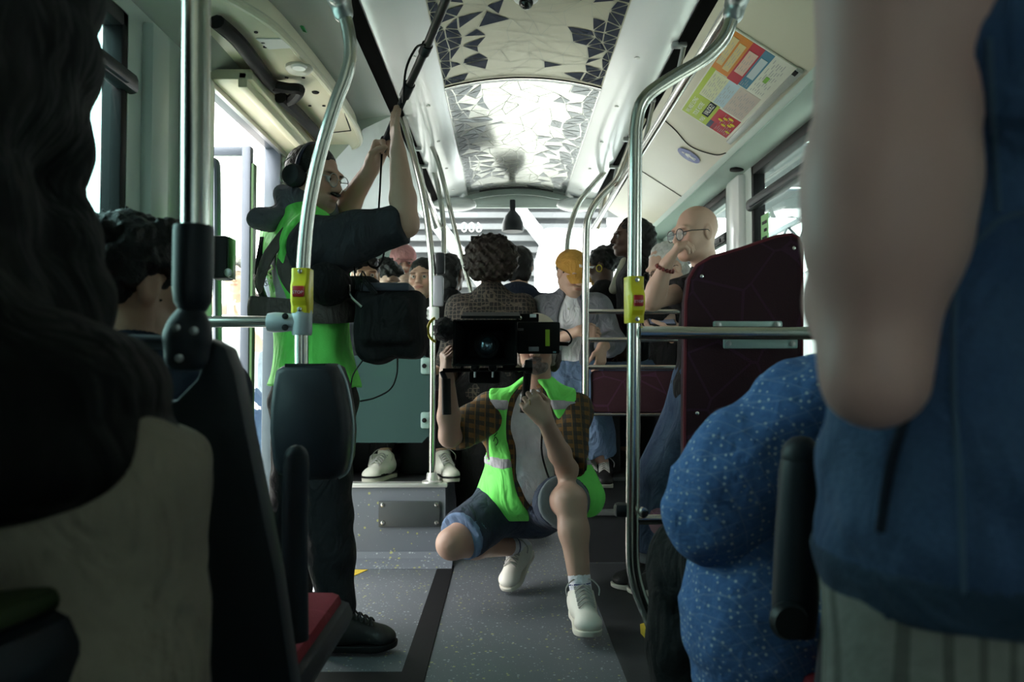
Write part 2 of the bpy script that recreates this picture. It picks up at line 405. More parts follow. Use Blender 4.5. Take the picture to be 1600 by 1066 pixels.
def hand_prims(wr, d, pn, side, curl=(.4, .4, .4, .4), thumb=(.6, .4), s=1., spread=.06, k=.004, thumb_out=.85):
    """d: wrist to knuckles, pn: the way the palm faces, side: +1 thumb on d x pn, else -1"""
    d = nrm(d); pn = V(pn); pn = nrm(pn-d*(pn@d)); lat = np.cross(d, pn)*side; wr = V(wr); pr = []
    kn = wr+d*.088*s
    pr.append(Cap(wr, wr+d*.03*s, .027*s, .03*s, .02, .7, pn))
    for i in range(4):
        o = (1.5-i)*.0205*s; b = kn+lat*o-d*abs(i-1)*.004*s-pn*.002*s
        pr.append(Cap(wr+d*.02*s+lat*o*.6, b, .016*s, .0125*s, .014, .9, pn))
        dirv = nrm(d+lat*(1.5-i)*spread); L = (.074, .082, .077, .06)[i]*s; p = b; ang = 0.
        for j, (fr, ra, rb) in enumerate(((.46, .0098, .0088), (.31, .0088, .008), (.23, .008, .0068))):
            ang += curl[i]*(.9, 1.1, .7)[j]; v = dirv*math.cos(ang)+pn*math.sin(ang); e = p+v*L*fr; pr.append(Cap(p, e, ra*s, rb*s, k)); p = e
    t0 = wr+d*.022*s+lat*.02*s; v = nrm(d*.75+lat*thumb_out+pn*thumb[0]*.6); t1 = t0+v*.042*s
    v2 = nrm(d*.95+lat*(.45-thumb[1]*.7)+pn*(thumb[0]*.5+thumb[1]*.5)); t2 = t1+v2*.034*s; t3 = t2+nrm(v2+pn*thumb[1]*.4-lat*thumb[1]*.35)*.026*s
    pr += [Cap(t0, t1, .017*s, .0125*s, .014), Cap(t1, t2, .0115*s, .0105*s, .004), Cap(t2, t3, .0105*s, .008*s, .004)]
    return pr
def lerp(a, b, t): return a*(1-t)+b*t
class Person:
    """joints in world space; L and R are the person's own left and right"""
    def __init__(s, label, J, b=1., group=None, name='person'):
        s.J = {k: V(v) for k, v in J.items()}; J = s.J; s.b = b
        s.f = nrm(J['bf']); s.r = nrm(np.cross(s.f, V(0, 0, 1))); s.base = V(J['pv'][0], J['pv'][1], J.get('z0', V(0., 0., 0.))[2])
        s.root = thing(name, label, 'person', s.base, group); s.HR = rfu(J['hf'], float(J['roll'][0]) if 'roll' in J else 0.); s.hs = float(J['hs'][0]) if 'hs' in J else 1.
    def H(s, *a): return s.J['hd']+s.HR@(V(a)*s.hs)
    def torso(s):
        J = s.J; b = s.b; m = (J['shL']+J['shR'])/2; n = s.f; up = nrm(J['nk']-J['pv'])
        wv = J.get('belly', V(0., 0., 0.))
        pr = [Cap(J['pv'], J['ch'], .125*b, .135*b, .06, .78, n), Cap(lerp(J['shL'], J['shR'], .16)-up*.07*b, lerp(J['shL'], J['shR'], .84)-up*.06*b, .085*b, k=.07), Cap(lerp(J['hiL'], J['hiR'], .1), lerp(J['hiL'], J['hiR'], .9), .105*b, k=.06, fl=.95, n=n)]
        for q in 'LR': pr.append(Cap(J['nk'], lerp(m, J['sh'+q], .75), .05*b, .042*b, .05)); pr.append(Cap(J['sh'+q], lerp(J['sh'+q], J['ch'], .5), .06*b, .08*b, .05))
        if wv@wv > 0: pr.append(Ell(J['pv']*.55+J['ch']*.45+s.f*wv[0]*.5, V(.14*b, wv[0], .15*b), np.stack([s.r, s.f, V(0., 0, 1)], 1), .06))
        return pr
    def arm(s, q, fr=1., g=0.):
        J = s.J; b = s.b; sh, el, wr = J['sh'+q], J['el'+q], J['wr'+q]; pr = []
        if fr < .5: pr.append(Cap(sh, lerp(sh, el, fr*2), .054*b+g, (.054-.02*fr)*b+g, .03)); return pr
        pr.append(Cap(sh, el, .05*b+g, .04*b+g, .03)); t = (fr-.5)*2
        mid = lerp(el, wr, .35)
        if t > 0.02: pr.append(Cap(el, lerp(el, wr, min(t, .35)), .041*b+g, .042*b+g, .025))
        if t > .35: pr.append(Cap(mid, lerp(el, wr, t), .042*b+g, (.042-.014*(t-.35)/.65)*b+g, .02))
        return pr
    def leg(s, q, fr=1., g=0., wide=0.):
        J = s.J; b = s.b; hi, kn, an = J['hi'+q], J['kn'+q], J['an'+q]; pr = []
        if fr <= .5: pr.append(Cap(hi, lerp(hi, kn, fr*2), .086*b+g, (.086-.05*fr)*b+g+wide, .05)); return pr
        pr.append(Cap(hi, kn, .086*b+g, .06*b+g+wide*.6, .05)); t = (fr-.5)*2
        back = nrm(np.cross(np.cross(kn-hi, an-kn)+V(1e-6, 0, 0), an-kn)); cm = lerp(kn, an, .33)
        pr.append(Cap(kn, lerp(kn, an, min(t, .33)), .056*b+g+wide*.8, .054*b+g+wide, .03))
        if t > .33: pr.append(Cap(cm, lerp(kn, an, t), .054*b+g+wide, (.054-.018*(t-.33)/.67)*b+g+wide, .03))
        return pr
    def body(s, mat, hands=None, h=.013, hf=.0038, paint=None, fine=(), head=None, feet=True, hp=None, eyes=True, legs=True):
        J = s.J; pr = s.torso(); hp = hp or {}
        pr += head_prims(J['hd'], s.HR, s.hs, J['nk'], eyes=eyes, **hp)
        for q in 'LR':
            pr += s.arm(q); pr += s.leg(q)
            hd = (hands or {}).get(q)
            if hd is None:
                d = nrm(J['wr'+q]-J['el'+q]); hd = dict(d=d, pn=nrm(np.cross(d, s.f)+s.f*.2)*(1 if q == 'L' else -1)); hd['curl'] = (.3,)*4
            sd = hd.get('side', 1 if q == 'R' else -1)
            pr += hand_prims(J['wr'+q], hd['d'], hd['pn'], sd, hd.get('curl', (.35,)*4), hd.get('thumb', (.5, .3)), s.b*hd.get('s', 1.), hd.get('spread', .06), thumb_out=hd.get('to', .85))
            fd = J.get('ft'+q); fd = nrm(fd if fd is not None else s.f); pr.append(Cap(J['an'+q]-V(0, 0, .01), J['an'+q]+(fd*.10+np.cross(fd, np.cross(fd, V(0, 0, 1.)))*.055)*.95, .033, .018, .02))
        hc = J['hd']; fb = [(hc-.125*s.hs, hc+V(.125, .125, .14)*s.hs)]+list(fine)
        s.skin = sdf_obj('body', pr, mat, s.root, h=h, fine=fb, hf=hf, paint=paint or head_paint(hc, s.HR, s.hs)); return s.skin
    def eyes(s, iris=(.05, .03, .02), gaze=(0, 1, 0)):
        for q in (-1, 1):
            c = s.H(q*.031, .0795, .001); e = B().ball(c, .0115*s.hs, 12).build('eye', M('eye_white', (.42, .40, .38), .3), s.root)
            g = s.HR@nrm(V(gaze)); B().ball(c+g*.0056*s.hs, .0074*s.hs, 10).build('iris', M('iris%d' % int(iris[0]*100), iris, .15), e)
    def wear(s, name, prims, mat, g=.012, h=.011, disp=None, cut=(), **kw):
        return sdf_obj(name, prims, mat, s.root, h=h, grow=g, disp=disp, cut=cut, **kw)
    def top(s, mat, fr=.9, g=.017, h=.011, hem=None, amp=.004, f=38., name='shirt', cut=(), extra=(), sg=.004, L=None, R=None):
        J = s.J; pr = s.torso()+s.arm('L', L or fr, sg)+s.arm('R', R or fr, sg)+list(extra); ct = list(cut)
        up = nrm(J['ch']-J['pv'])
        if hem is not None: ct.append(Half(J['pv']+up*hem, -up))
        for q, t in (('L', L or fr), ('R', R or fr)):
            if t > .99: continue
            a, b_ = (J['sh'+q], J['el'+q]) if t <= .5 else (J['el'+q], J['wr'+q]); u = t*2 if t <= .5 else (t-.5)*2
            ct.append(Half(lerp(a, b_, u), b_-a, .085))
        return s.wear(name, pr, mat, g, h, (lambda x, y, z: amp*fsin(x, y, z*.8, f, s.base[0]*9)) if amp else None, ct)
    def pants(s, mat, fr=.97, g=.012, h=.012, waist=.12, amp=.005, f=34., name='trousers', wide=.0, extra=(), L=None, R=None):
        J = s.J; up = nrm(J['ch']-J['pv']); pr = [s.torso()[0], s.torso()[2]]+s.leg('L', L or fr, 0, wide)+s.leg('R', R or fr, 0, wide)+list(extra); ct = [Half(J['pv']+up*waist, up, .3)]
        for q, t in (('L', L or fr), ('R', R or fr)):
            a, b_ = (J['hi'+q], J['kn'+q]) if t <= .5 else (J['kn'+q], J['an'+q]); u = t*2 if t <= .5 else (t-.5)*2
            ct.append(Half(lerp(a, b_, u), b_-a, .13))
        return s.wear(name, pr, mat, g, h, (lambda x, y, z: amp*fsin(x*.8, y*.8, z*1.2, f, 1.+s.base[0]*7)) if amp else None, ct)
    def hair(s, prims, mat, amp=.004, f=90., h=.006, name='hair', cut=()):
        s_ = s.hs; pr = [Ell(s.H(*p[0]), V(p[1])*s_, s.HR, (p[2] if len(p) > 2 else .02)*s_, len(p) > 3 and p[3]) for p in prims]
        return sdf_obj(name, pr, mat, s.root, h=h, disp=(lambda x, y, z: amp*fsin(x, y, z, f)+.5*amp*fsin(x, y, z, f*2.3, 1.)) if amp else None, cut=cut)
    def shoes(s, upper, sole, lace=None, sz=1., fr=None, which='LR', h=.0065, trim=None, collar=.0):
        for q in which:
            J = s.J; an = J['an'+q]; fd = nrm(J.get('ft'+q, s.f)); R = rfu(fd, 0.); L = lambda *a: an+R@(V(a)*sz)
            pr = [Cap(L(0, -.035, -.035), L(0, .035, -.035), .041*sz, .042*sz, .03), Cap(L(0, .02, -.04), L(0, .135, -.052), .044*sz, .036*sz, .03, .9, R[:, 2]), Ell(L(0, .15, -.058), V(.046, .045, .026)*sz, R, .03), Cap(L(0, -.012, -.01), L(0, -.006, .03+collar), .043*sz, .043*sz, .03), Cap(L(0, .01, .0), L(0, .1, -.035), .028*sz, .026*sz, .03)]
            sh = sdf_obj('shoe', pr, upper, s.root, h=h, cut=[Half(L(0, 0, -.074), -R[:, 2]), Half(L(0, -.01, .008+collar), R[:, 2]-R[:, 1]*.45)])
            out = [(-.03, -.082), (0, -.09), (.03, -.082), (.039, -.05), (.037, 0), (.043, .06), (.05, .12), (.044, .17), (.026, .197), (0, .205), (-.026, .197), (-.044, .17), (-.05, .12), (-.043, .06), (-.037, 0), (-.039, -.05)]
            out = [(v.x, v.y) for v in curve([(a, b, 0) for a, b in out+out[:1]], 3)][:-1]
            sw = B(); sw.prism(out, lambda a, b: Vector(L(a*.96, b*.97, -.098+max(0, b-.14)*.16)), lambda a, b: Vector(L(a*.99, b*.98, -.076+max(0, b-.14)*.1))); sw.build('sole', sole, sh, bevel=.003, sharp=60)
            if trim is not None:
                t = B(); t.prism(out, lambda a, b: Vector(L(a*1.02, b*1.01, -.07)), lambda a, b: Vector(L(a*1.0, b*.995, -.062))); t.build('midsole_stripe', trim, sh)
            if lace is not None:
                lb = B()
                for i in range(6):
                    y = .010+i*.0185; z = .044-i*.0085; w = .029
                    for e in (-1, 1):
                        lb.tube(curve([L(-w*e, y, z-.012), L(0, y+.008, z+.004), L(w*e, y+.016, z-.016)], 3), .0034*sz, 5)
                for e in (-1, 1): lb.tube(curve([L(0, .012, .046), L(e*.03, .02, .056), L(e*.058, .03, .03), L(e*.056, .04, .004)], 4), .0026*sz, 5)
                lb.build('laces', lace, sh)
    def glasses(s, rim, r=.0225, rr=.0016, lens=None):
        b = B()
        for q in (-1, 1):
            b.tube([s.H(q*.033+r*math.cos(a)*1.08, .107-abs(math.cos(a))*.002, -.003+r*math.sin(a)) for a in np.linspace(0, 2*PI, 20, endpoint=False)], rr, 6, closed=True)
            b.tube([s.H(q*(.033+r), .104, .004), s.H(q*.076, .075, .008), s.H(q*.081, -.005, .008), s.H(q*.08, -.02, -.006)], rr, 6)
        b.tube(curve([s.H(-.012, .106, .002), s.H(0, .109, .005), s.H(.012, .106, .002)], 4), rr, 6)
        g = b.build('glasses', rim, s.root)
        lb = B()
        for q in (-1, 1):
            c = s.H(q*.033, .107, -.003); ring = [s.H(q*.033+r*.98*math.cos(a)*1.08, .107, -.003+r*.98*math.sin(a)) for a in np.linspace(0, 2*PI, 16, endpoint=False)]
            lb.add(ring, [tuple(range(16))])
        lb.build('lenses', MATS['lens'], g)
def std(hd, yaw, z0=0., H=None, head_yaw=None, el=0., floor=None, spread=.09):
    """standing figure from the centre of its head"""
    hd = V(hd); f = yv(yaw); r = V(f[1], -f[0], 0); H = H or (hd[2]-z0)/.935; u = V(0, 0, 1.)
    at = lambda z, a=0., b_=0.: V(hd[0], hd[1], z0)+u*z*H+r*a*H+f*(b_-.02)*H
    J = dict(hd=hd, hf=yv(head_yaw if head_yaw is not None else yaw, el), bf=f, nk=at(.835, 0, -.012), ch=at(.72), pv=at(.535), z0=(0, 0, z0), hs=(min(1.02, H/1.72*.35+.65),)*3)
    for q, e in (('L', -1), ('R', 1)):
        J['sh'+q] = at(.79, e*.104); J['el'+q] = at(.615, e*.14, -.02); J['wr'+q] = at(.49, e*.14, .05)
        J['hi'+q] = at(.515, e*.055); J['kn'+q] = at(.285, e*spread*.65, .01); J['an'+q] = at(0.0, e*spread*.65, -.01)+u*.098
    return J
def sitp(hd, yaw, seat, floor, H=1.68, head_yaw=None, el=0., knee_w=.09):
    hd = V(hd); f = yv(yaw); r = V(f[1], -f[0], 0); u = V(0, 0, 1.); k = (hd[2]-seat-.1)/(.395*H)
    at = lambda z, a=0., b_=0.: V(hd[0], hd[1], seat+.1)+u*z*H*k+r*a*H+f*(b_-.02)*H
    J = dict(hd=hd, hf=yv(head_yaw if head_yaw is not None else yaw, el), bf=f, nk=at(.3, 0, -.012), ch=at(.19), pv=at(.0, 0, -.01), z0=(0, 0, floor), hs=(min(1.02, H/1.72*.35+.65),)*3)
    for q, e in (('L', -1), ('R', 1)):
        J['sh'+q] = at(.255, e*.104); J['el'+q] = at(.1, e*.145, .03); J['wr'+q] = at(.035, e*.07, .16)
        J['hi'+q] = at(-.01, e*.055, .02); J['kn'+q] = at(.01, e*knee_w, .255); kn = J['kn'+q]; J['an'+q] = V(kn[0], kn[1], floor+.098)+f*.03
    return J
# ---------------------------------------------------------------- materials of the bus
M('panel_green', (.53, .61, .57), .42, 0, .04, 3., spec=.5)
M('panel_satin', (.56, .60, .57), .24, .25, .05, 4.)
M('cove_white', (.80, .82, .83), .22, 0, .03, 3., coat=.4)
M('panel_teal', (.40, .52, .46), .42, 0, .04, 3.); M('panel_cream', (.60, .57, .44), .38, 0, .04, 4.)
M('cover_cream', (.80, .76, .58), .32, 0, .04, 4.)
M('ceil_cream', (.40, .39, .275), .32, .3, .05, 5.)
M('ceil_metal', (.52, .54, .50), .15, .8, .06, 6.)
M('print_navy', (.007, .014, .034), .6, 0, .2, 6., spec=.12)
M('rubber_black', (.008, .008, .009), .6, 0, .2, 20., spec=.2); M('slot_black', (.004, .004, .004), .9, 0, .2, 20., spec=.02); M('print_gloss', (.10, .12, .13), .22, .85, .2, 6.)
M('black_plastic', (.012, .014, .018), .45, 0, .15, 15., bump=.05, bs=400, spec=.3)
M('seat_plastic', (.011, .014, .021), .5, 0, .15, 15., bump=.06, bs=300, spec=.3)
M('steel', (.62, .60, .56), .22, 1., .05, 30., bump=.02, bs=300)
M('steel_dull', (.45, .46, .46), .38, .9, .06, 30.)
M('clamp_grey', (.42, .46, .50), .42, .15, .05, 20.)
M('alu_trim', (.72, .72, .70), .35, .6, .05, 30.)
M('stop_yellow', (.80, .66, .02), .38, 0, .06, 20.)
M('stop_red', (.42, .01, .015), .35, 0, .1, 20.)
M('white_paint', (.82, .82, .80), .4, 0, .03, 10.)
M('yellow_mark', (.62, .45, .04), .6, 0, .15, 30.)
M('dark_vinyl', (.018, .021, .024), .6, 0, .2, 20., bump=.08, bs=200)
Mglass('win_glass', (.84, .95, .93)); Mglass('win_teal', (.58, .78, .77)); Mglass('lens', (.95, .96, .97), .25); Mglass('rear_glass', (.93, .97, .97))
Mglass('screen_glass', (.25, .42, .40), op=.86, opc=(.05, .095, .093)); Mglass('door_glass', (.90, .97, .93))  # opaque teal layer of the screen paints its reflection into the colour
def Mvinyl(name, base, dens=70., thr=.33):
    m, nt, b = newmat(name); co = coords(nt); cur = base
    nz = nd(nt, 'TexNoise'); nz.inputs['Scale'].default_value = 3.; lk(nt, co, nz.inputs['Vector']); cur = mixc(nt, mth(nt, 'MULTIPLY', nz.outputs[0], .5), cur, tuple(c*.6 for c in base))
    for sc, colr, th in ((dens, (.36, .40, .42), thr), (dens*.73, (.42, .42, .13), thr*.9), (dens*1.6, (.30, .33, .36), thr*.8)):
        v = nd(nt, 'TexVoronoi'); v.inputs['Scale'].default_value = sc; lk(nt, co, v.inputs['Vector'])
        sp = nd(nt, 'SeparateColor'); lk(nt, v.outputs['Color'], sp.inputs[0])
        f = mth(nt, 'MULTIPLY', mth(nt, 'LESS_THAN', v.outputs['Distance'], mth(nt, 'MULTIPLY', sp.outputs[0], th)), mth(nt, 'GREATER_THAN', sp.outputs[1], .55)); cur = mixc(nt, mth(nt, 'MULTIPLY', f, .8), cur, colr)
    lk(nt, cur, b.inputs['Base Color']); b.inputs['Roughness'].default_value = .55; MATS[name] = m
Mvinyl('vinyl', (.115, .13, .145)); Mvinyl('vinyl_step', (.16, .18, .215), 62., .4)
def Mseat(name, base, line):
    m, nt, b = newmat(name); co = coords(nt)
    v = nd(nt, 'TexVoronoi', feature='DISTANCE_TO_EDGE'); v.inputs['Scale'].default_value = 7.; lk(nt, co, v.inputs['Vector'])
    n = nd(nt, 'TexNoise'); n.inputs['Scale'].default_value = 300.; lk(nt, co, n.inputs['Vector'])
    c = mixc(nt, mth(nt, 'MULTIPLY', mth(nt, 'LESS_THAN', v.outputs['Distance'], .02), .7), base, line); c = mixc(nt, mth(nt, 'MULTIPLY', n.outputs[0], .5), c, (0, 0, 0))
    lk(nt, c, b.inputs['Base Color']); b.inputs['Roughness'].default_value = .9; b.inputs['Sheen Weight'].default_value = .3; b.inputs['Sheen Tint'].default_value = rgba(line); addbump(nt, b, n.outputs[0], .15); MATS[name] = m
Mseat('seat_burgundy', (.036, .005, .013), (.075, .016, .055)); Mseat('seat_red', (.30, .012, .03), (.40, .03, .06)); M('piping_red', (.14, .012, .025), .8)
def Mfilm():
    m, nt, b = newmat('letter_film'); nt.nodes.remove(b); t = nd(nt, 'BsdfTranslucent'); n = nd(nt, 'TexNoise'); n.inputs['Scale'].default_value = 30.; lk(nt, mixc(nt, n.outputs[0], (.85, .85, .85), (.95, .95, .95)), t.inputs[0]); lk(nt, t.outputs[0], nt.nodes['Material Output'].inputs[0]); return m
def struct(o): o['kind'] = 'structure'; return o
YF, YR, XL, XR = -2.6, 6.25, -1.10, 1.24
# floor
struct(B().box((XL-.06, YF, -.06), (XR+.06, YR, 0)).build('floor', MATS['vinyl'], smooth=False))
fl = bpy.data.objects['floor']
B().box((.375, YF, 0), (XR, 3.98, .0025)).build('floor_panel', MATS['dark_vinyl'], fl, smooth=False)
B().box((-.33, 2.47, 0), (-.252, 3.93, .004)).build('joint_strip', MATS['rubber_black'], fl, smooth=False)
B().box((XL, 2.47, 0), (-.33, 2.57, .004)).build('joint_strip', MATS['rubber_black'], fl, smooth=False)
B().box((-.33, YF, 0), (-.28, 2.47, .003)).build('joint_strip', MATS['rubber_black'], fl, smooth=False)
y0 = PZ(545, 900, 0)
B().prism([(-.80, 3.86), (-.66, 3.86), (-.76, 3.62), (-.80, 3.62)], lambda a, b: Vector((a, b, .0005)), lambda a, b: Vector((a, b, .003))).build('floor_marking', MATS['yellow_mark'], fl, smooth=False)
mk = B()   # yellow pictogram beside the right pole
for pts in ([(1012, 938), (1024, 936), (1036, 941), (1030, 945), (1018, 944)], [(1018, 964), (1036, 959), (1036, 963), (1019, 969)], [(1000, 976), (1006, 974), (1012, 990), (1018, 998), (1010, 1000), (1001, 990)]):
    q = [PZ(a, b, .003) for a, b in pts]; mk.prism([(v.x, v.y) for v in q], lambda a, b: Vector((a, b, .0026)), lambda a, b: Vector((a, b, .004)))
mk.build('floor_pictogram', MATS['yellow_mark'], fl, smooth=False)
# podium (left), steps (right) and rear step in the aisle
pl = B().box((XL, 4.0, 0), (-.30, YR, .375)).build('trim_1', MATS['vinyl_step'], smooth=False); struct(pl)
B().box((XL, 3.985, .375), (-.29, 4.06, .396)).build('step_nosing', MATS['alu_trim'], pl, bevel=.003)
B().box((XL, 4.06, .375), (-.30, YR, .39)).build('step_top', MATS['dark_vinyl'], pl, smooth=False)
B().prism([(4.0, 0), (4.0, .055), (3.97, .03), (3.87, .004), (3.87, 0)], lambda a, b: Vector((XL, a, b)), lambda a, b: Vector((-.26, a, b))).build('cove_skirting', MATS['vinyl_step'], pl, smooth=False)
hp = B().box((P(592, 783, 4).x, 3.985, P(640, 823, 4).z), (P(688, 783, 4).x, 4.0, P(640, 783, 4).z)).build('access_panel', M('access_grey', (.05, .058, .062), .45), pl, bevel=.004)
for sx, sy in ((598, 789), (682, 789), (598, 817), (682, 817)):
    B().lathe([(.012, 0), (.010, .004), (.004, .006)], P(sx, sy, 3.985), 12, Matrix.Rotation(PI/2, 3, 'X')).build('screw', MATS['steel'], hp)
pr_ = struct(B().box((.40, 4.0, 0), (XR, YR, .24)).box((.42, 4.24, .24), (XR, YR, .375)).build('trim_2', MATS['dark_vinyl'], smooth=False))
B().box((.40, 3.985, .235), (XR, 4.05, .257)).build('step_nosing', M('nosing_dark', (.10, .11, .11), .5, .3), pr_, bevel=.003)
B().box((.42, 4.225, .372), (XR, YR, .391)).build('step_nosing', MATS['nosing_dark'], pr_, bevel=.003)
struct(B().box((-.30, 5.3, 0), (.40, YR, .2)).box((-.30, 5.6, .2), (.40, YR, .39)).build('trim_3', MATS['dark_vinyl'], smooth=False))
# roof and ceiling
def extr(b, prof, y0, y1, n=1): return b.strip([[(x, y0+(y1-y0)*i/n, z) for x, z in prof] for i in range(n+1)])
struct(B().box((XL-.08, YF-.1, 2.42), (XR+.08, YR+.1, 2.47)).build('ceiling', MATS['panel_green'], smooth=False)); ceil = bpy.data.objects['ceiling']
def zc(x): t = (x-.0825)/.3725; return 2.30+.05*(1-t*t)
def cprof(x0=-.29, x1=.455, n=16, dz=0.): return [(x0+(x1-x0)*i/n, zc(x0+(x1-x0)*i/n)+dz) for i in range(n+1)]
YS = 3.74
extr(B(), cprof(), YF, YS-.01).build('ceiling_panel', MATS['ceil_cream'], ceil, sharp=80)
extr(B(), cprof(dz=-.004), YS, 6.08).build('ceiling_panel', MATS['ceil_metal'], ceil, sharp=80)
extr(B(), cprof(dz=-.012), YS-.012, YS+.012).build('ceiling_seam', MATS['steel_dull'], ceil, sharp=80)
# printed facets along both edges of the ceiling panels
def facets(y0, y1, dz, seed, pm='print_navy'):
    rnd = random.Random(seed); bt = B(); bl = B()
    def q(x, y, d): return (x, y, zc(x)-d+dz)
    ny = int((y1-y0)/.095); xs = [-.287, -.245, -.175, -.09, .0, .0825, .165, .255, .34, .41, .452]
    g = [[(x+(rnd.uniform(-.032, .032) if 0 < i < 10 else 0), y0+(y1-y0)*(j+(rnd.uniform(-.36, .36) if 0 < j < ny else 0))/ny) for i, x in enumerate(xs)] for j in range(ny+1)]
    for j in range(ny):
        for i in range(10):
            a, b, c, d = g[j][i], g[j][i+1], g[j+1][i+1], g[j+1][i]
            for tri in (((a, b, c), (a, c, d)) if rnd.random() < .5 else ((a, b, d), (b, c, d))):
                cx = sum(t[0] for t in tri)/3; cy = sum(t[1] for t in tri)/3; e = min(cx+.29, .455-cx)
                pr = 1. if e < .05 else .8 if e < .1 else .42 if e < .19 else .1 if e < .26 else 0
                if rnd.random() < pr:
                    sh = [(cx+(t[0]-cx)*.86+math.copysign(.0, 1), cy+(t[1]-cy)*.84) for t in tri]; bt.add([q(*s_, .0015) for s_ in sh], [(0, 1, 2)])
                elif rnd.random() < .6:
                    for u, v in ((tri[0], tri[1]), (tri[1], tri[2])):
                        dx, dy = v[0]-u[0], v[1]-u[1]; L = math.hypot(dx, dy); nx, nyy = -dy/L*.0012, dx/L*.0012
                        bl.add([q(u[0]+nx, u[1]+nyy, .001), q(u[0]-nx, u[1]-nyy, .001), q(v[0]-nx, v[1]-nyy, .001), q(v[0]+nx, v[1]+nyy, .001)], [(0, 1, 2, 3)])
    bt.build('printed_facets', MATS[pm], ceil, smooth=False)['kind'] = 'stuff'
    bl.build('engraved_lines', M('line_grey', (.33, .34, .26), .4), ceil, smooth=False)['kind'] = 'stuff'
facets(1.0, YS-.03, 0, 3); facets(YS+.03, 6.0, -.004, 8, 'print_gloss')
# coves beside the ceiling panel, rail slots, side panels
def xm(x): return .165-x    # mirror about the bus axis
covL = [(-.29, 2.302), (-.33, 2.285), (-.40, 2.262), (-.47, 2.25), (-.525, 2.262)]
for i, pf in enumerate((covL, [(xm(x), z) for x, z in covL])):
    t = struct(extr(B(), pf, YF, 6.1).build('trim_%d' % (4+i), MATS['cove_white'], sharp=80))
    lp = B()
    for y in np.arange(.8, 6., .62):
        x = -.385 if i == 0 else xm(-.385); lp.lathe([(.012, 0), (.012, -.004), (.006, -.006)], (x, y, 2.267), 12)
    lp.build('lamp_dots', M('lamp_white', (.95, .93, .9), .2), t)
    s = -1 if i == 0 else 1; x0, x1 = (-.525, -.575) if i == 0 else (.69, .74)
    x0, x1 = (-.52, -.59) if i == 0 else (.685, .755)
    struct(B().box((min(x0, x1), YF, 2.254), (max(x0, x1), 6.1, 2.31)).box((min(x0, x1)-.004, YF, 2.25), (min(x0, x1), 6.1, 2.31)).box((max(x0, x1), YF, 2.25), (max(x0, x1)+.004, 6.1, 2.31)).build('trim_%d' % (6+i), MATS['slot_black'], smooth=False))
sideL = [(-.58, 2.25), (-.70, 2.235), (-.85, 2.19), (-1.0, 2.10), (-1.10, 2.05)]
sl_ = struct(extr(B(), sideL, YF, 4.0).build('trim_8', MATS['panel_satin'], sharp=80))
rearL = [(-.575, 2.25), (-.72, 2.18), (-.90, 1.98), (-1.02, 1.80), (-1.10, 1.74)]
b_ = extr(B(), rearL, 4.0, YR); b_.add([(x, 4.0, z) for x, z in sideL+rearL[::-1][:-1]], [tuple(range(9))])
struct(b_.build('trim_9', M('panel_rear', (.45, .52, .49), .4, .05, .04), sharp=30))
sideR = [(.74, 2.25), (.80, 2.222), (1.09, 2.035), (1.105, 2.02)]
sr_ = struct(extr(B(), sideR, YF, YR).build('trim_10', MATS['panel_cream'], sharp=80))
struct(extr(B(), [(1.105, 2.02), (1.125, 2.012), (1.155, 2.0), (1.24, 1.985)], YF, YR).build('trim_11', MATS['panel_teal'], sharp=60))
extr(B(), [(1.088, 2.042), (1.094, 2.026), (1.11, 2.01), (1.122, 2.014)], YF, YR).build('ridge', MATS['panel_teal'], sr_)
def onR(Y, t, d=.002):      # point on the right side panel
    a, b = Vector((.80, 0, 2.222)), Vector((1.09, 0, 2.035)); p = a.lerp(b, t); n = Vector((-.187, 0, -.29)).normalized(); return Vector((p.x, Y, p.z))+n*d
sm = B().tube(curve([onR(3.95, -.15), onR(4.0, .2), onR(4.08, .55), onR(4.0, .9), onR(3.9, 1.0)], 6), .003, 6); sm.build('panel_seam', MATS['rubber_black'], sr_)
B().tube([onR(4.9, -.2), onR(4.9, 1.)], .002, 6).build('panel_seam', MATS['rubber_black'], sr_)
# rear dome edge
rd = struct(B().strip([[(x, 6.04, zc(x)-.05-.006) for x, _ in cprof(-.30, .465)], [(x, 6.1, zc(x)-.045) for x, _ in cprof(-.30, .465)], [(x, 6.2, zc(x)-.02) for x, _ in cprof(-.30, .465)]]).build('trim_12', MATS['cove_white'], sharp=80))
B().tube([(x, 6.0, zc(x)-.012) for x, _ in cprof(-.2, .36)], .006, 6).build('dome_seal', MATS['rubber_black'], rd)
for e in (-1, 1):
    c = .0825+e*.47; sdf_obj('cove_end', [Ell((c, 6.05, 2.22), (.17, .1, .055))], MATS['cove_white'], rd, h=.02)
# transverse duct at the top of the frame with dome camera
yb = 2.72; bm_ = struct(B().box((-.30, yb-.05, 2.265), (.75, yb, 2.30)).box((-.28, yb-.1, 2.29), (.46, yb, 2.36)).build('trim_13', MATS['steel_dull'], bevel=.004))
dc = thing('dome_camera', 'small white dome camera with dark glass under the ceiling beam', 'camera', P(822, 4, 2.80))
c = P(822, 4, 2.80); B().lathe([(.05, .06), (.05, .02), (.042, .008), (.030, .004)], c, 24).build('housing', MATS['white_paint'], dc)
B().ball(c, (.026, .026, .024), 16).build('glass_dome', M('dome_dark', (.01, .01, .012), .08), dc)
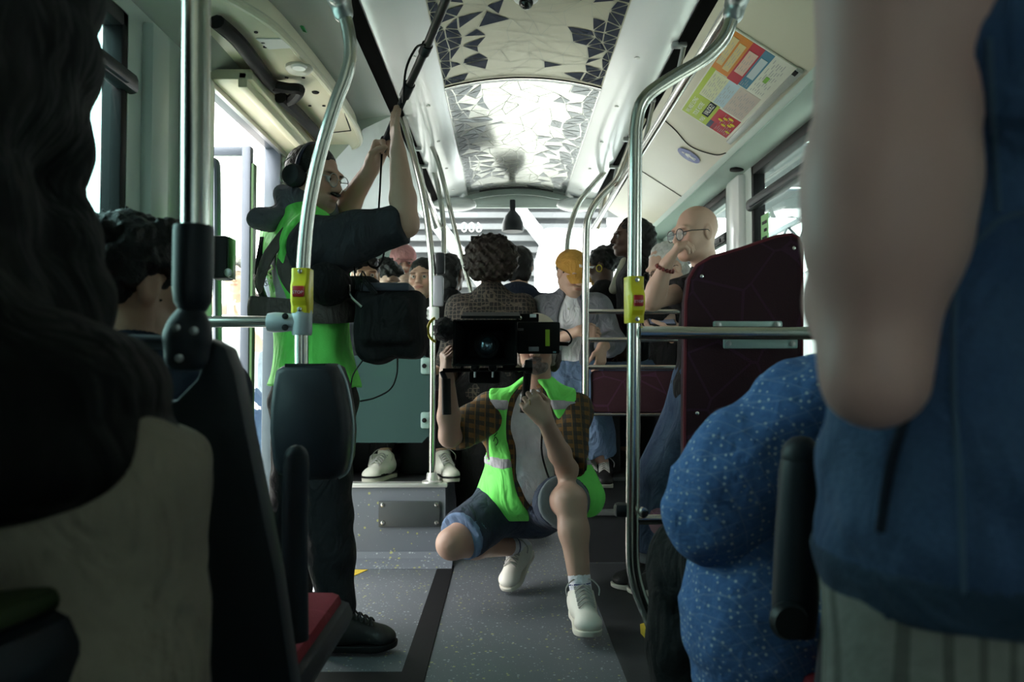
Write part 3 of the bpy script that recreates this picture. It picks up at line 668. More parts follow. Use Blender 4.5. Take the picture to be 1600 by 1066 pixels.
# walls
def wall(name, boxes, mat): return struct(sum_boxes(boxes).build(name, mat, smooth=False))
def sum_boxes(boxes):
    b = B()
    for lo, hi in boxes: b.box(lo, hi)
    return b
x0, x1 = XL-.06, XL
wl = wall('wall_left', [((x0, YF, -.05), (x1, 2.95, .85)), ((x0, YF, .85), (x1, 1.0, 2.4)), ((x0, 1.0, 2.0), (x1, 2.95, 2.42)), ((x0, 2.30, .85), (x1, 2.93, 2.0)), ((x0, 2.93, 2.07), (x1, 3.87, 2.42)), ((x0, 3.87, -.05), (x1, 4.2, 2.42)), ((x0, 4.2, -.05), (x1, YR, 1.1)), ((x0, 4.2, 1.72), (x1, YR, 2.42)), ((x0, 6.05, 1.1), (x1, YR, 1.72))], MATS['panel_green'])  # closed near the camera, out of view, to dim the foreground
B().rbox((XL+.012, 2.45, 1.45), (.05, .13, 1.15), .02).build('pillar_rib', MATS['panel_green'], wl); B().rbox((XL+.012, 2.78, 1.45), (.05, .24, 1.15), .02).build('pillar_rib', MATS['panel_green'], wl)
x0, x1 = XR, XR+.06
wrr = wall('wall_right', [((x0, YF, -.05), (x1, YR, .95)), ((x0, YF, 1.985), (x1, YR, 2.42)), ((x0, YF, .95), (x1, .9, 1.985)), ((x0, 1.65, .95), (x1, 1.95, 1.985)), ((x0, 3.98, .95), (x1, 4.42, 1.985)), ((x0, 6.05, .95), (x1, YR, 1.985))], MATS['panel_green'])  # unseen near bay left solid to cut light on the foreground
for y in (1.8, 4.2): B().rbox((XR-.01, y, 1.47), (.06, .30 if y < 3 else .24, 1.02), .025).build('window_pillar', MATS['cove_white'] if y > 3 else MATS['panel_green'], wrr)
wall('wall_front', [((XL-.06, YF-.06, -.05), (XR+.06, YF, .8)), ((XL-.06, YF-.06, 2.15), (XR+.06, YF, 2.42)), ((XL-.06, YF-.06, .8), (-.95, YF, 2.15)), ((1.1, YF-.06, .8), (XR+.06, YF, 2.15))], MATS['panel_green'])
wall('wall_rear', [((XL-.06, YR, -.05), (XR+.06, YR+.06, 1.12)), ((XL-.06, YR, 2.26), (XR+.06, YR+.06, 2.42)), ((XL-.06, YR, 1.12), (-.80, YR+.06, 2.26)), ((.97, YR, 1.12), (XR+.06, YR+.06, 2.26))], MATS['panel_green'])
def window(n, x, y0, y1, z0, z1, ztr=None, inside=-1, glass='win_glass'):
    """side window: rubber frame, panes and the tilting transom bar"""
    t = .03; xi = x+inside*.012
    w = struct(sum_boxes([((x-t, y0, z1-.045), (x+t, y1, z1)), ((x-t, y0, z0), (x+t, y1, z0+.04)), ((x-t, y0, z0), (x+t, y0+.035, z1)), ((x-t, y1-.035, z0), (x+t, y1, z1))]).build('window_%d' % n, MATS['rubber_black'], bevel=.006))
    zs = [z0, z1] if ztr is None else [z0, ztr, z1]
    for a, b in zip(zs[:-1], zs[1:]): B().box((x-.002, y0+.03, a+.02), (x+.002, y1-.03, b-.02)).build('pane', MATS[glass], w, smooth=False)
    if ztr is not None:
        B().rbox((x+inside*.03, (y0+y1)/2, ztr), (.05, y1-y0+.06, .06), .018).build('transom_bar', MATS['black_plastic'], w)
        B().rbox((x+inside*.052, (y0+y1)/2, ztr-.008), (.02, y1-y0-.1, .026), .006).build('transom_grip', MATS['seat_plastic'], w)
    return w
window(1, XL-.03, 1.0, 2.30, .85, 2.0, 1.80, 1, 'win_teal'); window(2, XL-.03, 4.2, 6.05, 1.1, 1.72, None, 1)
window(3, XR+.03, .9, 1.65, .95, 1.985, 1.79); wr3 = window(4, XR+.03, 1.95, 3.98, .95, 1.985, 1.79); window(5, XR+.03, 4.42, 6.05, .95, 1.985, 1.70)
B().rbox((XR-.02, 2.95, 1.955), (.05, .16, .05), .008).build('window_catch', MATS['black_plastic'], wr3)
st_ = B().box((XR+.024, 3.80, 1.50), (XR+.026, 3.91, 1.72)).build('window_sticker', M('sticker_green', (.25, .55, .22), .5), wr3, smooth=False)
bs_ = B()
for k in range(5): bs_.box((XR+.0225, 3.82, 1.52+k*.038), (XR+.0235, 3.82+.07*(1-.4*(k % 2)), 1.535+k*.038))
bs_.build('sticker_print', MATS['rubber_black'], st_, smooth=False)
ww = struct(sum_boxes([((-.95, YF-.04, .8), (1.1, YF-.02, .84)), ((-.95, YF-.04, 2.11), (1.1, YF-.02, 2.15))]).build('window_6', MATS['rubber_black'], smooth=False)); B().box((-.95, YF-.032, .84), (1.1, YF-.028, 2.11)).build('pane', MATS['win_glass'], ww, smooth=False)
wv_ = struct(sum_boxes([((-.80, YR-.005, 1.12), (.97, YR+.03, 1.16)), ((-.80, YR-.005, 2.235), (.97, YR+.03, 2.26)), ((-.80, YR-.005, 1.12), (-.765, YR+.03, 2.26)), ((.935, YR-.005, 1.12), (.97, YR+.03, 2.26))]).build('window_7', MATS['panel_green'], bevel=.006))
B().box((-.77, YR+.018, 1.15), (.94, YR+.022, 2.24)).build('pane', MATS['rear_glass'], wv_, smooth=False)
text('fleet_number', '6004', .118, P(731, 356, YR+.012), frame((-1, 0, 0), (0, 0, 1)), Mfilm(), wv_, .001)
wc = thing('rear_lamp_cover', 'black bell-shaped cover hanging from a short stem at rear window', 'cover', P(801, 338, YR-.06))
k = YR/FPX; c = P(801, 362, YR-.06)
B().lathe([(16.5*k, 0), (17*k, 4*k), (16*k, 14*k), (12*k, 24*k), (6*k, 31*k), (4.5*k, 33*k)], c, 24).build('bell', MATS['black_plastic'], wc)
B().rbox(c+Vector((0, 0, 40*k)), (9*k, 9*k, 20*k), .01).build('stem', MATS['black_plastic'], wc)
# door on the left: open leaf, frame, rails
dr = struct(sum_boxes([((XL-.07, 2.93, 0), (XL+.01, 2.965, 2.07)), ((XL-.07, 3.835, 0), (XL+.01, 3.87, 2.07)), ((XL-.07, 2.93, 2.035), (XL+.01, 3.87, 2.07))]).build('door_1', M('door_frame', (.10, .12, .15), .4, .3), bevel=.005))
lf = B().box((XL-.10, 3.60, .06), (XL-.06, 3.645, 1.98)).box((XL-.62, 3.61, .06), (XL-.10, 3.635, .10)).box((XL-.62, 3.61, 1.94), (XL-.10, 3.635, 1.98)).box((XL-.65, 3.60, .06), (XL-.61, 3.645, 1.98)).build('door_leaf', MATS['door_frame'], dr, bevel=.004)
B().box((XL-.61, 3.62, .10), (XL-.10, 3.626, 1.94)).build('leaf_pane', MATS['door_glass'], lf, smooth=False)
B().box((XL-.055, 3.60, .1), (XL-.045, 3.645, 1.9)).build('edge_seal', M('seal_green', (.04, .11, .03), .4), lf, smooth=False)
B().tube(fillet([P(331, 252, 3.0), P(338, 262, 3.0)+Vector((0, 0, .02)), P(340, 510, 3.0), P(340, 700, 3.0), P(331, 712, 3.0)], .04), .016, 10).build('door_rail', M('rail_blue_grey', (.16, .19, .23), .4, .4), dr)
hd_ = struct(B().box((XL, 2.9, 2.03), (-.93, 4.0, 2.07)).box((-.985, 2.9, 2.0), (-.95, 4.0, 2.06)).build('trim_14', MATS['cover_cream'], bevel=.006))
B().box((XL+.002, 2.9, 2.008), (XL+.02, 3.9, 2.03)).build('door_seal', MATS['steel_dull'], hd_, smooth=False)
# ---------------------------------------------------------------- poles, rails, stop buttons
RP = .0172
def clamp(parent, c, d, L=.10, r=.026, mat='clamp_grey', screws=True):
    """rail connector: a sleeve on the post and a socket along d"""
    c = Vector(c); d = Vector(d).normalized(); b = B()
    b.lathe([(r*.9, -.032), (r, -.026), (r, .026), (r*.9, .032)], c, 16)
    prof = [(r*.7, .0), (r*.82, L*.25), (r*.95, L*.55), (r*1.0, L*.8), (r*.9, L)]
    b.lathe(prof, c, 16, frame(d.orthogonal(), d.cross(d.orthogonal())))
    o = b.build('rail_connector', MATS[mat], parent)
    if screws:
        for dz in (-.014, .014):
            B().lathe([(.008, 0), (.008, .004), (.003, .005)], c+d*L*.42+Vector((0, -r*.86, dz)), 10, Matrix.Rotation(PI/2, 3, 'X')).build('screw', MATS['rubber_black'], o)
    return o
def stop_button(label, c, h, w, yaw=0.):
    """yellow request button on a pole"""
    t = thing('stop_button', label, 'stop button', c, 'stop request buttons on the poles'); b = B(); d = .022
    sec = [(-.5, d), (-.34, d), (-.24, d*1.45), (.1, d*1.6), (.22, d*1.1), (.34, d), (.5, d)]
    rows = [[(-w/2, d*1.1, s*h), (-w/2, -e*.75, s*h), (-w*.36, -e, s*h), (w*.36, -e, s*h), (w/2, -e*.75, s*h), (w/2, d*1.1, s*h)] for s, e in sec]
    n = 6; vs = [Vector(p) for r in rows for p in r]; fs = [(i*n+k, i*n+(k+1) % n, (i+1)*n+(k+1) % n, (i+1)*n+k) for i in range(len(rows)-1) for k in range(n)]+[tuple(range(n)), tuple((len(rows)-1)*n+k for k in range(n))]
    R = Matrix.Rotation(yaw, 3, 'Z'); c = Vector(c)
    b.add([R @ v + c for v in vs], fs); b.build('housing', MATS['stop_yellow'], t, bevel=.002)
    rd = B().rbox(c+R @ Vector((0, -d*1.58, -.035*h)), (w*.62, .010, h*.24), .003, R).build('red_button', MATS['stop_red'], t)
    text('lettering', 'STOP', w*.24, c+R @ Vector((-.02*w, -d*1.58-.0056, -.06*h)), R @ frame((1, 0, 0), (0, 0, 1)), M('stop_white', (.75, .6, .65), .5), rd, .0004)
    for s in (-.42, .42): B().lathe([(.006, 0), (.006, .003), (.002, .004)], c+R @ Vector((0, -d, s*h)), 10, R @ Matrix.Rotation(PI/2, 3, 'X')).build('screw', MATS['steel'], t)
    return t
# near left pole with its black socket
g1 = thing('grab_pole', 'thick steel grab pole with black socket and knuckle joint on seat corner', 'pole', P(300, 545, 1.07))
B().tube([P(309, -260, 1.05), P(307, 0, 1.05), P(305, 360, 1.05)], .0178, 24).build('pole', MATS['steel'], g1)
k = 1.05/FPX; c = P(302, 420, 1.05)
sk = B().lathe([(6*k, -72*k), (20*k, -66*k), (28*k, -52*k), (30.5*k, -30*k), (30.5*k, 60*k), (29*k, 67*k), (22*k, 69*k)], c, 32).build('socket', MATS['seat_plastic'], g1)
kb = sdf_obj('knuckle', [Ell(P(295, 515, 1.05), (.026, .024, .03), k=.02), RB(P(292, 545, 1.05), (.0265, .023, .029), rd=.018, k=.02), Cap(P(300, 490, 1.05), P(298, 505, 1.05), .012, .018, .015)], MATS['seat_plastic'], g1, h=.004)
for a, b in ((277, 513), (304, 517), (281, 560)): B().lathe([(.0055, 0), (.0055, .004), (.002, .005)], P(a, b, 1.027), 12, Matrix.Rotation(PI/2, 3, 'X')).build('screw', MATS['steel_dull'], kb)
B().tube([P(285, 536, 1.06), P(215, 534, 1.06), P(120, 532, 1.06)], .0095, 12).build('handle_bar', M('bar_blue', (.05, .06, .08), .4, .3), g1)
# left pole that leans out to the overhead rail
g2 = thing('grab_pole', 'bent steel grab pole left of aisle carrying yellow stop button and black bin', 'pole', (P(472, 745, 2.0).x, 2.0, 0))
x2 = P(472, 560, 2.0).x
B().tube([(x2, 2.0, 0)]+[(x2, 2., .5)]+curve([P(471, 640, 2.0), P(471, 520, 2.0), P(473, 430, 2.0), P(481, 335, 2.0), P(498, 248, 2.0), P(522, 168, 2.0), P(540, 120, 2.0), P(547, 85, 2.0), P(544, 48, 2.0), P(533, 4, 2.0)], 5), RP, 20).build('pole', MATS['steel'], g2)
sdf_obj('top_joint', [Cap(P(536, 20, 2.0), P(526, -20, 2.0), .026, .03, .02), Cap(P(526, -10, 1.9), P(526, -10, 2.1), .026)], MATS['steel_dull'], g2, h=.006)
B().tube([P(526, -10, 2.0), (-.50, 2.0, 2.05), (-.555, 2.0, 2.26)], RP, 14).build('ceiling_stay', MATS['steel'], g2)
B().lathe([(.03, 0), (.03, .01), (.02, .02)], (x2, 2., 0), 20).build('foot_flange', MATS['steel_dull'], g2)
clamp(g2, P(472, 504, 2.0), (-1, 0, 0), .085, .0255)
B().tube([P(425, 503, 2.0), (XL, 2.0, P(425, 503, 2).z)], .0145, 16).build('cross_rail', MATS['steel'], g2)
stop_button('yellow stop button on the bent pole beside the man holding the boom', P(472, 455, 1.998), .112, .046)
# bin on that pole
bn = thing('waste_bin', 'dark rounded plastic bin clipped to the bent pole below stop button', 'bin', P(490, 748, 2.0))
ol = [(441, 577), (452, 571), (520, 568), (532, 574), (541, 600), (548, 640), (551, 672), (548, 715), (541, 738), (530, 746), (480, 748), (444, 738), (436, 720), (431, 672), (432, 632), (436, 600)]
pp = [P(a, b, 2.0) for a, b in ol]; ctr = P(490, 660, 2.0)
bb = B(); secs = []
for dy, sc in ((-.085, .80), (-.075, .93), (-.045, 1.), (.05, 1.), (.07, .95), (.08, .85)):
    secs.append([Vector((ctr.x+(p.x-ctr.x)*sc, 2.005+dy, ctr.z+(p.z-ctr.z)*(sc*.5+.5))) for p in pp])
n = len(pp)
bb.add([v for s in secs for v in s], [(i*n+j, i*n+(j+1) % n, (i+1)*n+(j+1) % n, (i+1)*n+j) for i in range(len(secs)-1) for j in range(n)]+[tuple(range(n)), tuple((len(secs)-1)*n+j for j in range(n))])
bb.build('shell', MATS['seat_plastic'], bn, sharp=40)
B().tube(curve([P(a+1, b, 1.955) for a, b in ((528, 570), (540, 598), (548, 640), (551, 672), (548, 715), (541, 738), (528, 747))], 4), .0035, 8).build('edge_trim', M('trim_light', (.35, .42, .44), .35, .3), bn)
B().box(P(452, 574, 1.97), P(508, 571, 1.93)+Vector((0, 0, .004))).build('lid', MATS['black_plastic'], bn)
# door side post with validator
vb = thing('ticket_box', 'dark square ticket box with painted green reflection by the open door', 'ticket box', P(349, 437, 2.75))
B().rbox(P(348, 404, 2.75), (.06, .08, .15), .012).build('case', MATS['black_plastic'], vb); B().rbox(P(362, 404, 2.75), (.006, .07, .14), .002).build('green_reflection', M('reflection_green', (.012, .06, .016), .35), vb)  # green strip paints a reflection on the side of the case
B().lathe([(.014, 0), (.014, .006), (.009, .008)], P(357, 426, 2.70), 14, Matrix.Rotation(PI/2, 3, 'X')).build('lock', MATS['steel_dull'], vb); B().box(P(336, 430, 2.75), P(330, 380, 2.8)).build('bracket', MATS['black_plastic'], vb)
B().box((XL, 2.72, P(348, 404, 2.75).z-.03), (P(340, 404, 2.75).x, 2.78, P(348, 404, 2.75).z+.03)).build('arm', MATS['black_plastic'], vb)
# pole on the podium edge, left
def post(name, label, pts, d, z0, r=RP, cat='pole', top=None):
    g = thing(name, label, cat, (P(*pts[0], d).x, d, z0)); x = P(*pts[0], d).x
    path = [(x, d, z0)]+curve([P(a, b, d) for a, b in pts], 5)
    B().tube(path, r, 16).build('pole', MATS['steel'], g); B().lathe([(.05, 0), (.05, .008), (.03, .014), (.026, .045), (.022, .05)], (x, d, z0), 20).build('foot_flange', MATS['alu_trim'], g); return g
g3 = post('grab_pole', 'slim steel pole on the podium edge beside the girl in black', [(675, 700), (676, 600), (676, 440), (672, 380), (662, 310), (648, 250), (634, 200), (623, 172)], 4.02, .395)
clamp(g3, P(677, 490, 4.0), (-1, 0, 0), .085, .03, 'cove_white'); B().tube([P(652, 489, 4.0), P(631, 488, 4.0)], .0165, 14).build('rail_stub', MATS['steel'], g3)
vx = B().rbox(P(685, 455, 4.0), (.05, .05, .155), .01).build('reader_box', M('reader_grey', (.30, .31, .36), .4, .2), g3); B().rbox(P(688, 412, 4.02), (.045, .05, .11), .012).build('reader_top', MATS['black_plastic'], vx)
g4 = post('grab_pole', 'rear steel pole behind podium pole curving up to left ceiling slot', [(694, 520), (694, 400), (692, 340), (684, 290), (672, 250), (660, 235)], 5.2, .39)
B().tube(curve([P(662, 205, 4.6), P(682, 245, 4.6), P(697, 300, 4.6), P(716, 380, 4.6), P(732, 440, 4.6), P(752, 520, 4.6), P(775, 610, 4.6)], 4), .014, 12).build('side_rail', MATS['steel'], g4)
# glass wind screen with two clips
gs = thing('glass_screen', 'green tinted glass screen on clips in front of the seated girl', 'glass screen', P(615, 692, 4.03))
so = [(560, 556), (664, 556), (671, 564), (671, 680), (660, 691), (560, 691), (540, 691), (540, 556)]
so = [(P(a, b, 4.05).x, P(a, b, 4.05).z) for a, b in so[1:5]+[(660, 692), (470, 692), (462, 680), (462, 564), (470, 556)]]
B().prism(so, lambda a, b: Vector((a, 4.05, b)), lambda a, b: Vector((a, 4.058, b))).build('pane', MATS['screen_glass'], gs, smooth=False)
for y in (572, 657):
    cl = B().rbox(P(665, y, 4.045), (.05, .024, .085), .018).build('clip', M('clip_glass', (.25, .38, .36), .3), gs); B().lathe([(.012, 0), (.012, .005), (.005, .007)], P(663, y, 4.03), 12, Matrix.Rotation(PI/2, 3, 'X')).build('screw', MATS['rubber_black'], cl)
# overhead rails along both sides
for s, xr, lab in ((-1, -.43, 'left'), (1, .585, 'right')):
    o = thing('overhead_rail', 'long steel overhead rail along the %s ceiling slot' % lab, 'handrail', (xr, 2., 1.9), 'overhead handrails under the ceiling')
    B().tube(([(xr, -1.6, 1.905)] if s > 0 else [(xr-.1, 4.1, 2.27), (xr-.06, 4.15, 2.1), (xr-.01, 4.23, 1.93), (xr, 4.35, 1.905)])+[(xr, 5.3, 1.905)]+[(xr+s*.05, 5.5, 1.93), (xr+s*.12, 5.6, 2.2)], .0165, 16).build('rail', MATS['steel'], o)
    for y in ((2.35, 3.1, 3.75, 4.4, 5.0) if s > 0 else (4.6, 5.0)):
        xs = -.55 if s < 0 else .715
        B().tube([(xr, y, 1.915), (lerp(xr, xs, .6), y, 2.05), (xs, y, 2.29)], .010, 10).build('hanger', MATS['steel_dull'], o); B().rbox((xs-s*.03, y, 2.245), (.06, .03, .022), .005).build('bracket', MATS['steel_dull'], o)
# right pole
g5 = thing('grab_pole', 'steel grab pole right of aisle with stop button, bent at its foot', 'pole', (P(990, 900, 2.0).x, 2.0, 0))
B().tube(curve([P(1150, -5, 2.0), P(1145, 25, 2.0), P(1130, 62, 2.0), P(1100, 92, 2.0), P(1050, 122, 2.0), P(1015, 146, 2.0), P(999, 170, 2.0), P(993, 205, 2.0)], 5)+[P(992, 300, 2.0), P(990, 600, 2.0)]+curve([P(988, 850, 2.0), P(990, 890, 2.0), P(1000, 930, 2.0), P(1018, 972, 2.0), P(1036, 1012, 2.0), P(1047, 1062, 2.0), P(1056, 1130, 2.0)], 5)+[(P(1060, 1150, 2.0).x, 2., .0)], RP, 20).build('pole', MATS['steel'], g5)
sdf_obj('top_joint', [Cap(P(1146, 22, 2.0), P(1158, -25, 2.0), .026, .03, .02), Cap(P(1155, -12, 1.9), P(1155, -12, 2.1), .026)], MATS['steel_dull'], g5, h=.006)
B().tube([P(1000, 520, 1.99), P(1330, 521, 1.99)], .0165, 18).build('cross_rail', MATS['steel'], g5)
B().tube([P(995, 812, 2.0), P(1120, 812, 2.0)], .0125, 14).build('cross_rail', MATS['steel'], g5)
B().rbox(P(972, 797, 2.02), (.04, .04, .035), .01).build('rail_socket', MATS['black_plastic'], g5); B().lathe([(.013, 0), (.013, .012), (.008, .014)], P(1004, 800, 1.985), 12, Matrix.Rotation(PI/2, 3, 'X')).build('bolt', MATS['steel'], g5)
B().lathe([(.04, 0), (.04, .01), (.02, .02)], (P(1060, 1150, 2.0).x, 2., 0), 20).build('foot_flange', MATS['steel_dull'], g5)
stop_button('yellow stop button on the right pole in front of the bald man', P(991, 469, 1.998), .117, .040, .15)
# low partition with chrome bars and burgundy pad
g6 = thing('partition_frame', 'steel bar partition with burgundy pad beside the boy in cap', 'partition', (P(915, 700, 4.06).x, 4.06, .26))
B().tube([(P(914, 640, 4.06).x, 4.06, .255)]+curve([P(914, 700, 4.06), P(915, 500, 4.06), P(916, 370, 4.06), P(921, 335, 4.06), P(938, 308, 4.06), P(962, 283, 4.06), P(975, 255, 4.06), P(990, 215, 4.06), P(1005, 185, 4.06)], 5), .0185, 16).build('post', MATS['steel'], g6)
for y, r in ((487, .0125), (531, .0125), (574, .013), (648, .008)): B().tube([P(915, y, 4.06), P(1090, y, 4.06)], r, 12).build('cross_bar', MATS['steel'], g6)
B().tube([(P(1090, 640, 4.06).x, 4.06, .255), P(1090, 480, 4.06)], .015, 12).build('post', MATS['steel'], g6)
B().rbox(P(997, 612, 4.08), (148/306, .05, 66/306), .02).build('pad', MATS['seat_burgundy'], g6)
g7 = post('grab_pole', 'curved rear steel pole seen between yellow cap and rear window', [(886, 520), (886, 400), (890, 360), (903, 320), (925, 290), (945, 268)], 5.2, .39)
# ---------------------------------------------------------------- seats
def seat_back(t, xs, xe, y, z0, ztop, dip=None, th=.06, mat='seat_plastic', taper=.05, name='back_shell'):
    c = (xs+xe)/2; w = (xe-xs)/2; o = [(-w-taper, z0), (w+taper, z0), (w+taper*.6, z0+(ztop-z0)*.45), (w, ztop-.05), (w-.012, ztop-.015), (w-.04, ztop)]
    if dip: o += [(dip[0]+.005, ztop-.012), (dip[0]-.01, dip[1]+.03), (dip[0]-.04, dip[1]), (-dip[0]+.04, dip[1]), (-dip[0]+.01, dip[1]+.03), (-dip[0]-.005, ztop-.012)]
    o += [(-w+.04, ztop), (-w+.012, ztop-.015), (-w, ztop-.05), (-w-taper*.6, z0+(ztop-z0)*.45)]
    sh = lambda z: .05*((z-z0)/(ztop-z0))
    return B().prism(o, lambda a, b: Vector((c+a, y-sh(b), b)), lambda a, b: Vector((c+a, y+th-sh(b), b))).build(name, MATS[mat], t, bevel=.009)
sA = thing('bus_seat', 'dark plastic bus seat with red cushion holding the curly haired boy', 'seat', (-.57, 1.3, 0))
seat_back(sA, -.79, -.368, 1.13, .42, 1.012, (.17, .925), .05, taper=.085)
seat_back(sA, -.74, -.41, 1.19, .5, .90, None, .03, 'seat_red', .02, 'back_pad')
B().rbox((-.55, 1.46, .455), (.46, .50, .06), .025).build('cushion_shell', MATS['seat_plastic'], sA); B().rbox((-.55, 1.45, .485), (.42, .47, .04), .018).build('cushion', MATS['seat_red'], sA)
ar = B().tube(curve([P(462, 1000, 1.3), P(461, 900, 1.3), P(461, 800, 1.3), P(463, 712, 1.3)], 4), [.021]*12+[.0195], 14, ell=(1.0, (1, 0, 0))).ball(P(463, 714, 1.3), .0195, 14).build('armrest', MATS['seat_plastic'], sA)
B().lathe([(.03, -.02), (.034, 0), (.03, .02)], P(440, 985, 1.3), 18, Matrix.Rotation(PI/2, 3, 'Y')).build('armrest_pivot', MATS['black_plastic'], sA)
B().rbox((-.55, 1.4, .22), (.30, .34, .42), .03).build('pedestal', MATS['black_plastic'], sA)
sB = thing('bus_seat', 'dark plastic seat behind the woman in blue tweed, beside denim vest', 'seat', (.64, 1.2, 0))
seat_back(sB, .445, .86, 1.03, .42, .98, (.14, .90), .05)
B().rbox((.65, 1.36, .455), (.42, .50, .06), .025).build('cushion_shell', MATS['seat_plastic'], sB); B().rbox((.65, 1.36, .485), (.40, .47, .04), .018).build('cushion', MATS['seat_red'], sB)
B().tube(curve([P(1240, 990, 1.1), P(1243, 920, 1.1), P(1247, 830, 1.1), P(1252, 720, 1.1)], 4), [.028, .029, .03, .031, .031, .031, .031, .031, .031, .03, .03, .03, .028], 14, ell=(1.0, (1, 0, 0))).ball(P(1252, 712, 1.1), .028, 14).build('armrest', MATS['seat_plastic'], sB)
B().lathe([(.022, -.012), (.026, 0), (.022, .012)], P(1232, 970, 1.07), 18, Matrix.Rotation(PI/2, 3, 'X')).build('armrest_pivot', MATS['black_plastic'], sB); B().rbox((.65, 1.36, .22), (.28, .34, .42), .03).build('pedestal', MATS['black_plastic'], sB)
# tall burgundy seat seen from behind
sC = thing('bus_seat', 'tall burgundy upholstered seat back behind the steel cross rail', 'seat', (.64, 2.2, 0))
so = [(1086, 886), (1250, 886), (1254, 700), (1254, 385), (1249, 371), (1238, 366), (1215, 369), (1160, 388), (1112, 402), (1090, 415), (1078, 435), (1073, 470), (1071, 640), (1071, 850), (1076, 872)]
so = [(P(a, b, 2.1).x, P(a, b, 2.1).z) for a, b in so]
B().prism(so, lambda a, b: Vector((a, 2.10, b)), lambda a, b: Vector((a, 2.17, b))).build('backrest', MATS['seat_burgundy'], sC, bevel=.012)
B().tube([Vector((a, 2.108, b)) for a, b in so], .0055, 6, closed=True).build('piping', MATS['piping_red'], sC)
for a, b in ((1096, 432), (1089, 646), (1240, 388)): B().lathe([(.006, 0), (.005, .004), (.002, .005)], P(a, b, 2.098), 10, Matrix.Rotation(PI/2, 3, 'X')).build('stud', MATS['steel'], sC)
for (a, b), (c, d) in (((1114, 502), (1222, 513)), ((1130, 529), (1246, 545))):
    p0, p1 = P(a, b, 2.07), P(c, d, 2.07); pl_ = B().rbox((p0+p1)/2, (p1.x-p0.x, .012, p0.z-p1.z), .004).build('bracket_plate', M('bracket_green', (.36, .48, .46), .45, .3), sC)
    for a2 in (a+8, c-8): B().lathe([(.008, 0), (.008, .004), (.003, .005)], P(a2, (b+d)/2, 2.062), 10, Matrix.Rotation(PI/2, 3, 'X')).build('bolt', MATS['steel_dull'], pl_)
B().rbox((.64, 2.42, .47), (.34, .46, .08), .025).build('cushion', MATS['seat_burgundy'], sC); B().rbox((.66, 2.38, .22), (.26, .34, .42), .03).build('pedestal', MATS['black_plastic'], sC)
# side-facing seat, near left
sD = thing('bus_seat', 'dark seat edge under the pale trousers at left foreground', 'seat', (-.66, .72, 0))
R_ = Matrix.Rotation(-.15, 3, 'Z') @ Matrix.Rotation(.09, 3, 'Y').inverted()
B().rbox((-.60, .70, .715), (.50, .40, .07), .03, R_).build('cushion', MATS['seat_plastic'], sD); B().rbox((-.60, .705, .757), (.46, .34, .02), .009, R_).build('seat_pad', M('pad_green', (.02, .035, .006), .7), sD)
B().rbox((-.66, .72, .34), (.32, .34, .68), .03).build('pedestal', MATS['black_plastic'], sD)
def make_seat(label, x, y, z, yaw, mat='seat_burgundy'):
    t = thing('bus_seat', label, 'seat', (0, 0, 0))
    B().rbox((0, .02, .43), (.42, .44, .07), .025).build('cushion', MATS[mat], t); seat_back(t, -.19, .19, -.24, .40, .93, None, .06, mat, .02, 'backrest'); B().rbox((0, -.26, .68), (.44, .03, .5), .012).build('back_shell', MATS['seat_plastic'], t); B().rbox((0, 0, .2), (.2, .3, .4), .02).build('pedestal', MATS['black_plastic'], t)
    t.location = (x, y, z); t.rotation_euler.z = -math.radians(yaw); return t
# ---------------------------------------------------------------- door cover, poster, stickers, small fittings
cv = thing('door_mechanism_cover', 'cream oval cover over the open door with lamp and black linkage', 'cover', (-.9, 3.2, 2.05))
edge = curve([PZ(338, -6, 2.10), PZ(380, 16, 2.10), PZ(430, 50, 2.10), PZ(480, 104, 2.10), PZ(520, 152, 2.10), PZ(548, 192, 2.10), PZ(559, 212, 2.10), PZ(560, 226, 2.10), PZ(548, 233, 2.10), PZ(528, 228, 2.10)], 4)
pe = [(v.x, v.y) for v in edge]+[(XL+.02, edge[-1].y), (XL+.02, edge[0].y)]
B().prism(pe, lambda a, b: Vector((a, b, 2.10)), lambda a, b: Vector((a-.01 if a > -1 else a, b, 2.20))).build('shell', MATS['cover_cream'], cv, bevel=.008)
B().tube([v+Vector((.004, 0, .012)) for v in edge], .016, 10).build('rim', M('rim_cream', (.70, .68, .52), .35), cv)
lm = B().lathe([(.05, 0), (.05, -.012), (.04, -.022), (.02, -.026)], PZ(467, 104, 2.10), 24).build('round_lamp', M('lamp_grey', (.62, .62, .55), .3), cv)
B().lathe([(.03, 0), (.024, -.008)], PZ(467, 104, 2.074), 16).build('lamp_lens', MATS['lamp_white'], lm)
hq = [PZ(a, b, 2.099) for a, b in ((400, 60), (440, 60), (456, 74), (420, 76))]
B().prism([(v.x, v.y) for v in hq], lambda a, b: Vector((a, b, 2.096)), lambda a, b: Vector((a, b, 2.101))).build('hatch', MATS['white_paint'], cv, smooth=False)
for a, b in ((411, 66), (414, 73), (448, 121), (474, 121), (484, 165), (506, 165), (400, 50), (396, 145)): B().lathe([(.007, 0), (.007, -.003)], PZ(a, b, 2.099), 10).build('hole', MATS['rubber_black'], cv)
B().lathe([(.016, 0), (.012, -.005)], PZ(493, 144, 2.099), 12).build('vent', MATS['rubber_black'], cv)
B().tube(curve([PZ(338, 34, 2.07), PZ(370, 62, 2.07), PZ(400, 100, 2.07), PZ(418, 124, 2.07), PZ(432, 138, 2.07)], 4), .028, 10, ell=(.8, (0, 0, 1))).tube(curve([PZ(428, 134, 2.06), PZ(450, 138, 2.06), PZ(468, 140, 2.06), PZ(460, 152, 2.06), PZ(450, 158, 2.06)], 4), .022, 8).tube(curve([PZ(438, 152, 2.06), PZ(466, 178, 2.06), PZ(492, 206, 2.06), PZ(500, 216, 2.06)], 4), .025, 10).build('linkage_arm', MATS['rubber_black'], cv)
